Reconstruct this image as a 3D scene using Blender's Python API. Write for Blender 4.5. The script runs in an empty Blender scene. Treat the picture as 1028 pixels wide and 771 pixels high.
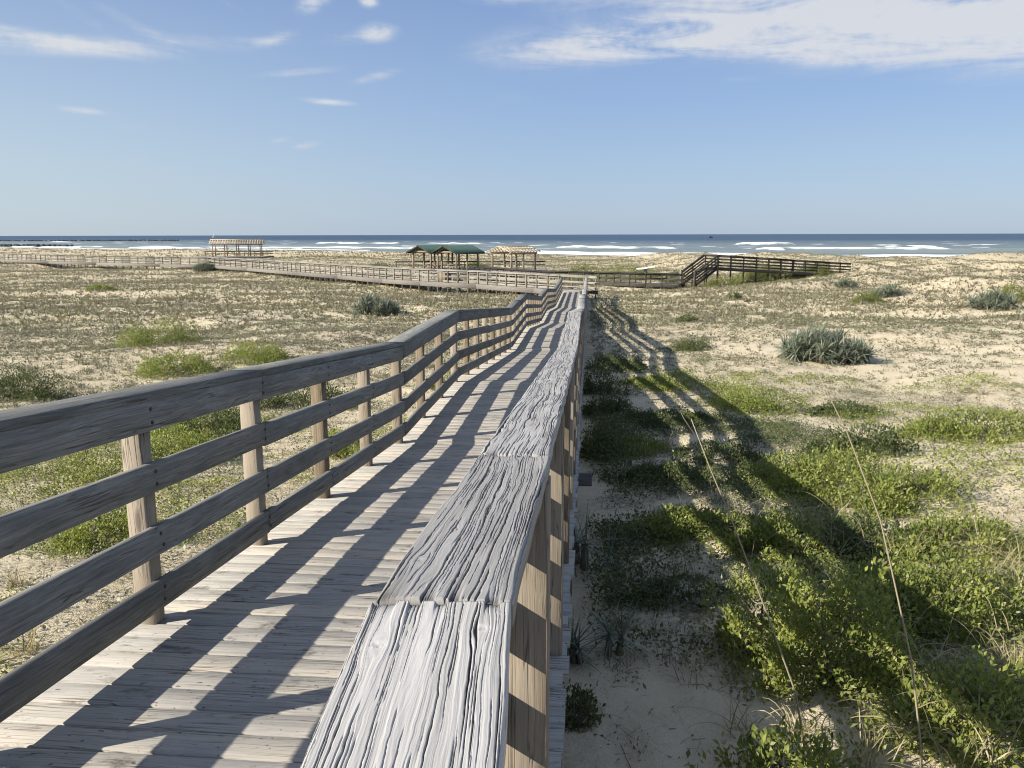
import bpy, math, random
import numpy as np
from mathutils import Vector, Matrix, Quaternion

R = math.radians
rng = np.random.default_rng(7)
random.seed(7)
S = bpy.context.scene
COL = S.collection

# ------------------------------------------------------------------ camera
FPX = 830.0
PITCH = R(10.24)
ROLL = R(-0.14)
cam_d = bpy.data.cameras.new('camera')
cam_d.sensor_width = 36.0
cam_d.lens = FPX / 1028 * 36
cam_d.clip_start = 0.02
cam_d.clip_end = 80000
cam = bpy.data.objects.new('camera', cam_d)
COL.objects.link(cam)
CAMQ = Quaternion((1, 0, 0), math.pi / 2 - PITCH) @ Quaternion((0, 0, 1), ROLL)
cam.rotation_mode = 'QUATERNION'
cam.rotation_quaternion = CAMQ
S.camera = cam

# ------------------------------------------------------------------ render / exposure
S.view_settings.view_transform = 'Standard'
S.view_settings.look = 'None'
S.view_settings.gamma = 1
S.view_settings.exposure = 0.92
S.render.engine = 'CYCLES'
S.cycles.use_denoising = True
S.cycles.max_bounces = 6
S.cycles.pixel_filter_type = 'BLACKMAN_HARRIS'
S.cycles.filter_width = 1.1
S.cycles.transparent_max_bounces = 6

# ------------------------------------------------------------------ sun
SUN_EL = R(30)
SUN_AZ = math.atan2(-0.903, -0.43)          # clockwise from +Y
sdir = Vector((math.sin(SUN_AZ) * math.cos(SUN_EL), math.cos(SUN_AZ) * math.cos(SUN_EL), math.sin(SUN_EL)))
sun_d = bpy.data.lights.new('sun', 'SUN')
sun_d.energy = 4.6
sun_d.angle = R(0.5)
sun_d.color = (1.0, 0.925, 0.80)
sun = bpy.data.objects.new('sun', sun_d)
COL.objects.link(sun)
sun.rotation_mode = 'QUATERNION'
sun.rotation_quaternion = sdir.to_track_quat('Z', 'Y')

# ------------------------------------------------------------------ world: sky and clouds
W = bpy.data.worlds.new('World')
S.world = W
W.use_nodes = True
wn, wl = W.node_tree.nodes, W.node_tree.links
wn.clear()


def wnode(t, **k):
    n = wn.new(t)
    for a, b in k.items():
        setattr(n, a, b)
    return n


def wmath(op, a, b=None, c=None, clamp=False):
    n = wnode('ShaderNodeMath', operation=op, use_clamp=clamp)
    for i, v in enumerate((a, b, c)):
        if v is None:
            continue
        if isinstance(v, (int, float)):
            n.inputs[i].default_value = v
        else:
            wl.new(v, n.inputs[i])
    return n.outputs[0]


sky = wnode('ShaderNodeTexSky', sky_type='NISHITA')
sky.sun_disc = False
sky.sun_elevation = SUN_EL
sky.sun_rotation = SUN_AZ
sky.altitude = 0
sky.air_density = 1.0
sky.dust_density = 0.6
sky.ozone_density = 3.0
tc = wnode('ShaderNodeTexCoord')
sep = wnode('ShaderNodeSeparateXYZ')
wl.new(tc.outputs['Generated'], sep.inputs[0])
az = wmath('MULTIPLY', wmath('ARCTAN2', sep.outputs[0], sep.outputs[1]), 57.29578)
el = wmath('MULTIPLY', wmath('ARCSINE', sep.outputs[2]), 57.29578)
comb = wnode('ShaderNodeCombineXYZ')
wl.new(az, comb.inputs[0])
wl.new(el, comb.inputs[1])
P = comb.outputs[0]


def px_azel(px, py):
    v = CAMQ @ Vector(((px - 514) / FPX, (385.5 - py) / FPX, -1)).normalized()
    return math.degrees(math.atan2(v.x, v.y)), math.degrees(math.asin(v.z))


acc = None
# (px, py, half width px, half height px, tilt deg, amplitude)
CLOUDS = [
    (600, 46, 95, 13, 4, 1.15), (700, 26, 150, 24, 6, 1.05), (840, 14, 170, 22, 3, 1.1), (980, 24, 150, 24, 4, 1.25),
    (900, 44, 120, 10, -2, .8), (1090, 34, 120, 30, 0, 1.2), (820, 56, 60, 7, -8, 0.4),
    (500, 0, 40, 5, 0, 1.1), (560, 4, 40, 10, 0, .5), (630, -30, 60, 22, 0, .9), (770, -14, 120, 12, 0, 1.0),
    (45, 40, 75, 7, -4, 1.1), (-60, 36, 90, 9, 0, 1.0), (190, 44, 100, 10, 5, 0.75), (130, 22, 50, 6, -25, .5), (275, 40, 25, 5, 20, .7), (70, 8, 55, 6, -30, .35),
    (314, 5, 15, 7, 10, 2.0), (379, 32, 17, 7.5, 5, 2.4), (370, 0, 9, 6, 0, 1.9), (342, 38, 18, 6, 0, .6), (232, 6, 26, 4, -25, .4),
    (300, 72, 45, 4, 6, .8), (378, 77, 24, 5, 14, .9), (328, 102, 25, 3.2, -3, 1.3), (82, 111, 22, 3.4, -3, 1.3),
    (280, 141, 12, 3.2, 12, 1.0), (306, 146, 14, 3.8, 10, 1.0), (130, 128, 25, 5, 8, .4), (145, 157, 10, 3, 8, .55), (505, 99, 30, 6, 0, .4), (975, 137, 20, 3, 0, .45), (740, 79, 20, 3, 0, .4), (500, 40, 30, 12, 10, .3),
]
PPD = FPX * math.pi / 180
for (cx, cy, hw, hh, tilt, amp) in CLOUDS:
    a0, e0 = px_azel(cx, cy)
    mp = wnode('ShaderNodeMapping', vector_type='TEXTURE')
    mp.inputs['Location'].default_value = (a0, e0, 0)
    mp.inputs['Rotation'].default_value = (0, 0, R(tilt))
    mp.inputs['Scale'].default_value = (hw / PPD, hh / PPD, 1)
    wl.new(P, mp.inputs[0])
    dt = wnode('ShaderNodeVectorMath', operation='DOT_PRODUCT')
    wl.new(mp.outputs[0], dt.inputs[0])
    wl.new(mp.outputs[0], dt.inputs[1])
    g = wmath('POWER', 2.71828, wmath('MULTIPLY', dt.outputs['Value'], -1.0))
    acc = wmath('MULTIPLY', g, amp) if acc is None else wmath('MULTIPLY_ADD', g, amp, acc)
# unseen broken cloud added overhead and behind the view to brighten the shade
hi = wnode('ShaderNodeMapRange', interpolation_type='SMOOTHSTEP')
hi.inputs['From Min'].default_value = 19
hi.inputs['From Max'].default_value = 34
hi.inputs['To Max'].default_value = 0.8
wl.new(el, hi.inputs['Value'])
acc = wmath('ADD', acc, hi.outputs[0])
acc = wmath('MINIMUM', acc, 2.0)
mpn = wnode('ShaderNodeMapping')
mpn.inputs['Scale'].default_value = (0.11, 0.62, 1)
mpn.inputs['Rotation'].default_value = (0, 0, R(-5))
wl.new(P, mpn.inputs[0])
nz = wnode('ShaderNodeTexNoise')
nz.inputs['Scale'].default_value = 1.0
nz.inputs['Detail'].default_value = 9
nz.inputs['Roughness'].default_value = 0.62
nz.inputs['Distortion'].default_value = 0.9
wl.new(mpn.outputs[0], nz.inputs['Vector'])
nz2 = wnode('ShaderNodeTexNoise')
nz2.inputs['Scale'].default_value = 1.7
nz2.inputs['Detail'].default_value = 6
wl.new(P, nz2.inputs['Vector'])
nn = wmath('MULTIPLY_ADD', nz2.outputs[0], 0.18, wmath('MULTIPLY', nz.outputs[0], 0.98))
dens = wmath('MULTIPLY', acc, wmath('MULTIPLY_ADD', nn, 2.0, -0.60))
mr = wnode('ShaderNodeMapRange', interpolation_type='SMOOTHSTEP')
mr.inputs['From Min'].default_value = 0.08
mr.inputs['From Max'].default_value = 1.15
mr.inputs['To Max'].default_value = 0.86
wl.new(dens, mr.inputs['Value'])
mixc = wnode('ShaderNodeMix', data_type='RGBA')
wl.new(mr.outputs[0], mixc.inputs['Factor'])
SKY_STR = 0.085
CL = 0.40
hsv = wnode('ShaderNodeHueSaturation')
hsv.inputs['Saturation'].default_value = 1.0
wl.new(sky.outputs[0], hsv.inputs['Color'])
wl.new(sky.outputs[0], hsv.inputs['Color'])
rampn = wnode('ShaderNodeValToRGB')
STOPS = [(0, (.40, .51, .68)), (4.5, (.36, .49, .70)), (8.5, (.295, .43, .69)), (14.5, (.235, .355, .625)), (40, (.15, .25, .48)), (90, (.10, .18, .40))]
while len(rampn.color_ramp.elements) < len(STOPS):
    rampn.color_ramp.elements.new(.5)
EXPF = 2 ** S.view_settings.exposure
for e_, (d_, c_) in zip(rampn.color_ramp.elements, STOPS):
    e_.position = d_ / 90
    e_.color = (*[q / EXPF for q in c_], 1)
wl.new(wmath('DIVIDE', el, 90.0), rampn.inputs[0])
sc_ = wnode('ShaderNodeVectorMath', operation='SCALE')
sc_.inputs['Scale'].default_value = 1 / SKY_STR
wl.new(rampn.outputs[0], sc_.inputs[0])
gl = wnode('ShaderNodeMapRange', interpolation_type='SMOOTHSTEP')
gl.inputs['From Min'].default_value = 8
gl.inputs['From Max'].default_value = -38
gl.inputs['To Max'].default_value = .75
wl.new(az, gl.inputs['Value'])
gl2 = wnode('ShaderNodeMapRange', interpolation_type='SMOOTHSTEP')
gl2.inputs['From Min'].default_value = 21
gl2.inputs['From Max'].default_value = 1
wl.new(el, gl2.inputs['Value'])
pale = wnode('ShaderNodeMix', data_type='RGBA')
wl.new(wmath('MULTIPLY', gl.outputs[0], gl2.outputs[0]), pale.inputs['Factor'])
wl.new(sc_.outputs[0], pale.inputs['A'])
pale.inputs['B'].default_value = (.56 / EXPF / SKY_STR, .66 / EXPF / SKY_STR, .74 / EXPF / SKY_STR, 1)
mixs = wnode('ShaderNodeMix', data_type='RGBA')
mixs.inputs['Factor'].default_value = 0.82
wl.new(hsv.outputs[0], mixs.inputs['A'])
wl.new(pale.outputs['Result'], mixs.inputs['B'])
wl.new(mixs.outputs['Result'], mixc.inputs['A'])
mixc.inputs['B'].default_value = (CL / SKY_STR * 0.97, CL / SKY_STR * 0.99, CL / SKY_STR * 1.03, 1)
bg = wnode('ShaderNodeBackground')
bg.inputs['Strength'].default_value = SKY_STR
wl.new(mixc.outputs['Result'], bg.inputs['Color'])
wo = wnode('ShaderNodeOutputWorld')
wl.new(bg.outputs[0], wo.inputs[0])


# ------------------------------------------------------------------ numpy noise
def _hash(ix, iy, seed):
    h = (ix.astype(np.int64) * 374761393 + iy.astype(np.int64) * 668265263 + seed * 974711) & 0x7fffffff
    h = ((h ^ (h >> 13)) * 1274126177) & 0x7fffffff
    h = (h ^ (h >> 16)) & 0xffff
    return h / 65535.0


def vn(x, y, seed=0):
    x = np.asarray(x, float)
    y = np.asarray(y, float)
    x, y = np.broadcast_arrays(x, y)
    ix, iy = np.floor(x), np.floor(y)
    fx, fy = x - ix, y - iy
    fx = fx * fx * fx * (fx * (fx * 6 - 15) + 10)
    fy = fy * fy * fy * (fy * (fy * 6 - 15) + 10)
    a = _hash(ix, iy, seed)
    b = _hash(ix + 1, iy, seed)
    c = _hash(ix, iy + 1, seed)
    d = _hash(ix + 1, iy + 1, seed)
    return (a * (1 - fx) + b * fx) * (1 - fy) + (c * (1 - fx) + d * fx) * fy


def fbm(x, y, seed=0, o=4, g=0.5):
    s, a, t = 0, 1, 0
    for i in range(o):
        s = s + a * vn(x * 2 ** i + 17.3 * i, y * 2 ** i - 9.1 * i, seed + i)
        t += a
        a *= g
    return s / t


def sstep(a, b, x):
    t = np.clip((x - a) / (b - a), 0, 1)
    return t * t * (3 - 2 * t)


# ------------------------------------------------------------------ object helpers
def tag(o, label=None, cat=None, group=None, kind=None):
    if label:
        o['label'] = label
    if cat:
        o['category'] = cat
    if group:
        o['group'] = group
    if kind:
        o['kind'] = kind
    return o


def empty(name, loc=(0, 0, 0), rz=0):
    o = bpy.data.objects.new(name, None)
    o.empty_display_size = .3
    COL.objects.link(o)
    o.location = loc
    o.rotation_euler = (0, 0, rz)
    return o


def raw_mesh(name, V, flat, sizes, mat, parent=None, attrs=None, smooth=False):
    me = bpy.data.meshes.new(name)
    V = np.asarray(V, np.float32)
    flat = np.asarray(flat, np.int32)
    sizes = np.asarray(sizes, np.int32)
    me.vertices.add(len(V))
    me.vertices.foreach_set('co', V.ravel())
    me.loops.add(len(flat))
    me.loops.foreach_set('vertex_index', flat)
    me.polygons.add(len(sizes))
    st = np.concatenate(([0], np.cumsum(sizes)[:-1])).astype(np.int32)
    me.polygons.foreach_set('loop_start', st)
    if smooth:
        me.polygons.foreach_set('use_smooth', np.ones(len(sizes), bool))
    for k, v in (attrs or {}).items():
        v = np.asarray(v, np.float32)
        a = me.attributes.new(k, 'FLOAT_VECTOR' if v.ndim == 2 else 'FLOAT', 'POINT')
        a.data.foreach_set('vector' if v.ndim == 2 else 'value', v.ravel())
    me.update(calc_edges=True)
    me.validate()
    if mat:
        me.materials.append(mat)
    o = bpy.data.objects.new(name, me)
    COL.objects.link(o)
    if parent:
        o.parent = parent
    return o


class MB:
    """collects planks, tubes and faces; build() links them as one mesh"""

    def __init__(s):
        s.V, s.B, s.N, s.F, s.Z, s.n = [], [], [], [], [], 0

    def add(s, V, faces, bco=None, rnd=None):
        V = np.asarray(V, float)
        k = len(V)
        s.V.append(V)
        s.B.append(V if bco is None else np.asarray(bco, float))
        s.N.append(np.full(k, random.random() if rnd is None else rnd))
        for f in faces:
            s.F.extend([i + s.n for i in f])
            s.Z.append(len(f))
        s.n += k

    def plank(s, p0, p1, w, t, up=(0, 0, 1), ch=.003, nseg=1, rnd=None, jit=0.0):
        p0, p1, up = np.array(p0, float), np.array(p1, float), np.array(up, float)
        ax = p1 - p0
        L = np.linalg.norm(ax)
        a = ax / L
        sd = np.cross(a, up)
        sd /= np.linalg.norm(sd)
        u = np.cross(sd, a)
        hw, ht = w / 2, t / 2
        c = min(ch, hw * .4, ht * .4)
        sec = np.array([(-hw + c, -ht), (hw - c, -ht), (hw, -ht + c), (hw, ht - c), (hw - c, ht), (-hw + c, ht), (-hw, ht - c), (-hw, -ht + c)])
        V, B = [], []
        off = random.random() * 60
        off2 = random.random() * 20
        for i in range(nseg + 1):
            tt = i / nseg
            q = sec + (np.random.default_rng(int(random.random() * 1e9)).normal(0, jit, sec.shape) if jit else 0)
            V.append(p0 + ax * tt + q[:, :1] * sd + q[:, 1:] * u)
            B.append(np.column_stack([np.full(8, L * tt + off), q[:, 0] + off2, q[:, 1] + off2 * .37]))
        F = [tuple(range(7, -1, -1))] if False else [tuple(range(8))]
        for i in range(nseg):
            for j in range(8):
                k = (j + 1) % 8
                F.append((i * 8 + k, i * 8 + j, (i + 1) * 8 + j, (i + 1) * 8 + k))
        F.append(tuple(nseg * 8 + j for j in range(7, -1, -1)))
        s.add(np.vstack(V), F, np.vstack(B), rnd)

    def box(s, c, d, rz=0, ch=.004, rnd=None):
        c = np.array(c, float)
        ux = np.array((math.cos(rz), math.sin(rz), 0)) * d[0] / 2
        s.plank(c - ux, c + ux, d[1], d[2], ch=ch, rnd=rnd)

    def tube(s, pts, rad, n=6, rnd=None):
        pts = np.array(pts, float)
        rad = np.broadcast_to(np.asarray(rad, float), (len(pts),))
        V = []
        for i, p in enumerate(pts):
            d = pts[min(i + 1, len(pts) - 1)] - pts[max(i - 1, 0)]
            d = d / (np.linalg.norm(d) + 1e-9)
            r = np.cross(d, (0.31, 0.2, 1) if abs(d[2]) < .9 else (1, 0.1, 0))
            r /= np.linalg.norm(r)
            q = np.cross(d, r)
            for k in range(n):
                th = 2 * math.pi * k / n
                V.append(p + rad[i] * (math.cos(th) * r + math.sin(th) * q))
        F = []
        m = len(pts)
        for i in range(m - 1):
            for k in range(n):
                j = (k + 1) % n
                F.append((i * n + k, i * n + j, (i + 1) * n + j, (i + 1) * n + k))
        F.append(tuple(range(n - 1, -1, -1)))
        F.append(tuple((m - 1) * n + k for k in range(n)))
        s.add(V, F, None, rnd)

    def build(s, name, mat, parent=None, smooth=False):
        V = np.vstack(s.V)
        if parent is not None and parent.type == 'EMPTY':
            pass
        o = raw_mesh(name, V, s.F, s.Z, mat, parent, {'bco': np.vstack(s.B), 'rnd': np.concatenate(s.N)}, smooth)
        return o


# ------------------------------------------------------------------ materials
def new_mat(name):
    m = bpy.data.materials.new(name)
    m.use_nodes = True
    nt = m.node_tree
    nt.nodes.clear()
    return m, nt.nodes, nt.links


class MN:
    def __init__(s, name):
        s.m, s.n, s.l = new_mat(name)
        s.out = s.n.new('ShaderNodeOutputMaterial')

    def node(s, t, **k):
        n = s.n.new(t)
        for a, b in k.items():
            setattr(n, a, b)
        return n

    def set(s, sock, v):
        if isinstance(v, bpy.types.NodeSocket):
            s.l.new(v, sock)
        else:
            if hasattr(sock.default_value, '__len__') and len(sock.default_value) == 4 and len(v) == 3:
                v = (*v, 1)
            sock.default_value = v

    def attr(s, name):
        return s.node('ShaderNodeAttribute', attribute_name=name)

    def math(s, op, a, b=None, c=None, clamp=False):
        n = s.node('ShaderNodeMath', operation=op, use_clamp=clamp)
        for i, v in enumerate((a, b, c)):
            if v is not None:
                s.set(n.inputs[i], v)
        return n.outputs[0]

    def mapv(s, v, scale, loc=(0, 0, 0)):
        n = s.node('ShaderNodeMapping')
        n.inputs['Scale'].default_value = scale
        n.inputs['Location'].default_value = loc
        s.l.new(v, n.inputs[0])
        return n.outputs[0]

    def noise(s, v, scale=1, detail=4, rough=.55, dist=0):
        n = s.node('ShaderNodeTexNoise')
        n.inputs['Scale'].default_value = scale
        n.inputs['Detail'].default_value = detail
        n.inputs['Roughness'].default_value = rough
        n.inputs['Distortion'].default_value = dist
        s.l.new(v, n.inputs['Vector'])
        return n.outputs[0]

    def ramp(s, f, stops):
        n = s.node('ShaderNodeValToRGB')
        cr = n.color_ramp
        while len(cr.elements) < len(stops):
            cr.elements.new(.5)
        for e, (p, c) in zip(cr.elements, stops):
            e.position = p
            e.color = (*c, 1) if len(c) == 3 else c
        s.l.new(f, n.inputs[0])
        return n.outputs[0]

    def mix(s, f, a, b, blend='MIX'):
        n = s.node('ShaderNodeMix', data_type='RGBA', blend_type=blend)
        s.set(n.inputs['Factor'], f)
        s.set(n.inputs['A'], a)
        s.set(n.inputs['B'], b)
        return n.outputs['Result']

    def mrange(s, v, a, b, c=0, d=1):
        n = s.node('ShaderNodeMapRange')
        s.set(n.inputs['Value'], v)
        for k, x in zip(('From Min', 'From Max', 'To Min', 'To Max'), (a, b, c, d)):
            n.inputs[k].default_value = x
        return n.outputs[0]

    def bump(s, h, strength=.5, dist=.01):
        n = s.node('ShaderNodeBump')
        n.inputs['Strength'].default_value = strength
        n.inputs['Distance'].default_value = dist
        s.l.new(h, n.inputs['Height'])
        return n.outputs[0]

    def principled(s, col, rough=.8, normal=None, spec=.3, metal=0):
        b = s.node('ShaderNodeBsdfPrincipled')
        s.set(b.inputs['Base Color'], col)
        s.set(b.inputs['Roughness'], rough)
        b.inputs['Specular IOR Level'].default_value = spec
        b.inputs['Metallic'].default_value = metal
        if normal is not None:
            s.l.new(normal, b.inputs['Normal'])
        return b

    def done(s, shader):
        s.l.new(shader.outputs[0], s.out.inputs[0])
        return s.m


def wood(name, light, dark, crack=(.05, .04, .03), var=.35, warm=None, bump=.5, stain=.0):
    m = MN(name)
    b = m.attr('bco').outputs['Vector']
    r = m.attr('rnd').outputs['Fac']
    wob = m.noise(m.mapv(b, (1.6, 5, 5)), 1, 2)
    bb = m.node('ShaderNodeVectorMath', operation='MULTIPLY_ADD')
    m.l.new(wob, bb.inputs[0])
    bb.inputs[1].default_value = (0, .05, .05)
    m.l.new(b, bb.inputs[2])
    bv = bb.outputs[0]
    g1 = m.noise(m.mapv(bv, (2.2, 85, 85)), 1, 6, .68)
    g2 = m.noise(m.mapv(bv, (7.0, 330, 330)), 1, 3, .65)
    blot = m.noise(m.mapv(b, (2.2, 7, 7)), 1, 4, .6)
    f = m.math('MULTIPLY_ADD', g1, .55, m.math('MULTIPLY_ADD', g2, .3, m.math('MULTIPLY', blot, .35)))
    col = m.ramp(f, [(.46, dark), (.6, tuple((a + c) / 2 for a, c in zip(dark, light))), (.72, light)])
    if warm:
        wf = m.mrange(m.math('ADD', blot, m.math('MULTIPLY', r, .5)), .55, .95)
        col = m.mix(wf, col, m.mix(f, tuple(x * .55 for x in warm), warm))
    # checks that follow the grain
    ck = m.noise(m.mapv(bv, (.9, 46, 46), (7, 3, 1)), 1, 2, .5)
    ridge = m.math('ABSOLUTE', m.math('SUBTRACT', ck, .5))
    ckm = m.math('MULTIPLY', m.mrange(ridge, .0, .03, 1, 0), m.mrange(blot, .42, .6))
    # knots
    vo = m.node('ShaderNodeTexVoronoi')
    vo.inputs['Scale'].default_value = 1
    m.l.new(m.mapv(b, (1.5, 6, 6)), vo.inputs['Vector'])
    kn = m.mrange(vo.outputs['Distance'], .05, .11, 1, 0)
    dk = m.math('MAXIMUM', ckm, m.math('MULTIPLY', kn, .75))
    col = m.mix(m.math('MULTIPLY', dk, .85), col, crack)
    if stain:
        sp = m.noise(m.mapv(b, (38, 60, 60), (1, 5, 2)), 1, 2, .5)
        col = m.mix(m.math('MULTIPLY', m.mrange(sp, .68, .74), .8), col, (.05, .045, .04))
        st = m.noise(m.mapv(b, (5, 9, 9), (3, 9, 2)), 1, 5, .7)
        col = m.mix(m.math('MULTIPLY', m.mrange(st, .58, .72), stain), col, (.07, .06, .05))
    v = m.mrange(r, 0, 1, 1 - var, 1 + var * .5)
    hs = m.node('ShaderNodeHueSaturation')
    m.l.new(v, hs.inputs['Value'])
    m.l.new(col, hs.inputs['Color'])
    h = m.math('SUBTRACT', f, m.math('MULTIPLY', dk, .8))
    return m.done(m.principled(hs.outputs[0], .85, m.bump(h, bump, .006), .2))


M = {}
M['rail'] = wood('weathered_rail_wood', (.265, .266, .248), (.10, .103, .098), var=.28)
M['cap'] = wood('weathered_cap_wood', (.47, .46, .44), (.24, .235, .225), var=.15)
M['post'] = wood('tan_post_wood', (.37, .295, .205), (.14, .108, .075), var=.3, warm=(.33, .285, .225))
M['deck'] = wood('deck_plank_wood', (.50, .475, .43), (.27, .26, .243), var=.17, warm=(.47, .43, .37), stain=.8)
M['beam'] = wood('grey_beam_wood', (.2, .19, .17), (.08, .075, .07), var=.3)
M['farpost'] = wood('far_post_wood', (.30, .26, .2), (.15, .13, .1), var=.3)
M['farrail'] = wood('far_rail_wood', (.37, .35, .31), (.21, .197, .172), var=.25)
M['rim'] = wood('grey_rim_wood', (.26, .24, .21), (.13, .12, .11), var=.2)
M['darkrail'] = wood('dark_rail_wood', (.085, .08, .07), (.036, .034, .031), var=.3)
M['trellis'] = wood('fresh_trellis_wood', (.66, .57, .42), (.40, .33, .24), var=.35)
M['pavpost'] = wood('pavilion_post_wood', (.36, .28, .2), (.18, .14, .1), var=.25)


def cap_detail_mat():
    m = MN('weathered_cap_grain')
    h = m.attr('gh').outputs['Fac']
    b = m.attr('bco').outputs['Vector']
    r = m.attr('rnd').outputs['Fac']
    fine = m.noise(m.mapv(b, (6, 520, 520)), 1, 4, .7)
    blot = m.noise(m.mapv(b, (3, 14, 14)), 1, 4, .6)
    f = m.math('MULTIPLY_ADD', fine, .55, m.math('MULTIPLY_ADD', h, .48, m.math('MULTIPLY', blot, .22)))
    col = m.ramp(f, [(.2, (.022, .02, .018)), (.34, (.13, .125, .118)), (.52, (.30, .293, .28)), (.8, (.46, .45, .435))])
    hs = m.node('ShaderNodeHueSaturation')
    m.l.new(m.mrange(r, 0, 1, .62, 1.25), hs.inputs['Value'])
    m.l.new(col, hs.inputs['Color'])
    return m.done(m.principled(hs.outputs[0], .85, m.bump(fine, .35, .002), .2))


M['capgrain'] = cap_detail_mat()


def simple(name, col, rough=.7, var=.15, scale=8, spec=.3):
    m = MN(name)
    tcn = m.node('ShaderNodeTexCoord').outputs['Object']
    n = m.noise(tcn, scale, 5, .6)
    c = m.mix(n, tuple(x * (1 - var) for x in col), tuple(min(1, x * (1 + var)) for x in col))
    return m.done(m.principled(c, rough, m.bump(n, .15, .01), spec))


def leafmat(name, stops, trans=.35, spec=.35, rough=.45):
    m = MN(name)
    r = m.attr('rnd').outputs['Fac']
    col = m.ramp(r, stops)
    p = m.principled(col, rough, None, spec)
    t = m.node('ShaderNodeBsdfTranslucent')
    hs = m.node('ShaderNodeHueSaturation')
    hs.inputs['Value'].default_value = 1.25
    hs.inputs['Saturation'].default_value = 1.1
    m.l.new(col, hs.inputs['Color'])
    m.l.new(hs.outputs[0], t.inputs[0])
    x = m.node('ShaderNodeMixShader')
    x.inputs[0].default_value = trans
    m.l.new(p.outputs[0], x.inputs[1])
    m.l.new(t.outputs[0], x.inputs[2])
    return m.done(x)


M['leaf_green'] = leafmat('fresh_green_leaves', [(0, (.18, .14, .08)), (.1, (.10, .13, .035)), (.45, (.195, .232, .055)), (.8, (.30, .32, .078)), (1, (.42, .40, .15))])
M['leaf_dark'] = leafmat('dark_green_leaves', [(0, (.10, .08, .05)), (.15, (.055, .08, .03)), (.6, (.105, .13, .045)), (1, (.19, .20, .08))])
M['leaf_far'] = leafmat('far_green_leaves', [(0, (.11, .12, .05)), (.5, (.175, .20, .06)), (1, (.27, .28, .09))])
M['yucca'] = leafmat('blue_green_sword_leaves', [(0, (.20, .16, .11)), (.12, (.09, .115, .08)), (.6, (.165, .195, .14)), (1, (.29, .31, .22))], trans=.12)
M['grass'] = leafmat('dry_dune_grass', [(0, (.15, .125, .09)), (.3, (.205, .18, .12)), (.55, (.235, .215, .135)), (.8, (.175, .19, .095)), (1, (.37, .315, .20))], trans=.25)
M['straw'] = leafmat('pale_straw_grass', [(0, (.16, .16, .07)), (.5, (.34, .29, .15)), (1, (.48, .42, .26))], trans=.25)
M['rosette'] = leafmat('grey_green_herbs', [(0, (.15, .13, .095)), (.4, (.185, .18, .125)), (.75, (.155, .175, .10)), (1, (.225, .235, .14))], trans=.2)
M['twig'] = simple('grey_twigs', (.16, .13, .1), .9)
M['stalk'] = simple('dry_stalk', (.30, .25, .17), .8)
M['roof'] = simple('green_metal_roof', (.055, .105, .075), .5, .1, 3)
M['fascia'] = simple('dark_green_fascia', (.03, .045, .035), .6)
M['rock'] = simple('dark_sea_rock', (.06, .065, .075), .9)


def sand_mat():
    m = MN('dune_sand')
    pos = m.node('ShaderNodeNewGeometry').outputs['Position']
    veg = m.attr('veg').outputs['Fac']
    n1 = m.noise(m.mapv(pos, (.35, .35, .35)), 1, 5, .6)
    n2 = m.noise(m.mapv(pos, (3, 3, 3)), 1, 6, .65)
    n3 = m.noise(m.mapv(pos, (22, 22, 22)), 1, 5, .7)
    n4 = m.noise(m.mapv(pos, (140, 140, 140)), 1, 3, .6)
    col = m.ramp(m.math('MULTIPLY_ADD', n1, .5, m.math('MULTIPLY', n2, .5)), [(.3, (.51, .435, .30)), (.7, (.66, .575, .41))])
    col = m.mix(m.mrange(n4, .35, .7, 0, .25), col, (.72, .64, .48))
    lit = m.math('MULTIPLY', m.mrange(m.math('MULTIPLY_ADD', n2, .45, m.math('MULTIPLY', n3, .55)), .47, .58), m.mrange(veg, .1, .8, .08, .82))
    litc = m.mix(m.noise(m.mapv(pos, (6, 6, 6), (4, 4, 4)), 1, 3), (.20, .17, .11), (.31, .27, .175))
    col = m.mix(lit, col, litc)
    h = m.math('MULTIPLY_ADD', n2, .6, m.math('MULTIPLY_ADD', n3, .25, m.math('MULTIPLY', n4, .05)))
    return m.done(m.principled(col, .95, m.bump(h, .8, .12), .1))


M['sand'] = sand_mat()


def sea_mat():
    m = MN('sea_water')
    pos = m.node('ShaderNodeNewGeometry').outputs['Position']
    foam = m.attr('foam').outputs['Fac']
    off = m.attr('off').outputs['Fac']
    sh = m.ramp(off, [(0, (.22, .21, .17)), (.08, (.22, .24, .21)), (.3, (.22, .26, .24)), (.5, (.15, .185, .185)), (.75, (.025, .05, .085)), (1, (.02, .045, .08))])
    big = m.noise(m.mapv(pos, (.004, .02, .02)), 1, 4, .6)
    sh = m.mix(m.mrange(big, .4, .65, 0, .45), sh, (.05, .09, .13))
    w1 = m.noise(m.mapv(pos, (.12, .3, .3)), 1, 6, .65)
    w2 = m.noise(m.mapv(pos, (.02, .06, .06)), 1, 3, .6)
    fn = m.noise(m.mapv(pos, (.25, .9, .9)), 1, 6, .7)
    fm = m.mrange(m.math('ADD', foam, m.math('MULTIPLY', m.math('SUBTRACT', fn, .5), .9)), .3, .6)
    nrm = m.bump(m.math('ADD', w1, m.math('MULTIPLY', w2, 2)), 1.0, 1.1)
    b = m.principled(sh, .38, nrm, .22)
    f = m.principled((.8, .82, .82), .9, None, .1)
    x = m.node('ShaderNodeMixShader')
    m.l.new(fm, x.inputs[0])
    m.l.new(b.outputs[0], x.inputs[1])
    m.l.new(f.outputs[0], x.inputs[2])
    return m.done(x)


M['sea'] = sea_mat()

# ------------------------------------------------------------------ terrain
YAW = math.atan(.0925)
DIRM = np.array((math.sin(YAW), math.cos(YAW)))
RGTM = np.array((DIRM[1], -DIRM[0]))
SEA_Z = -7.0


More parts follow.
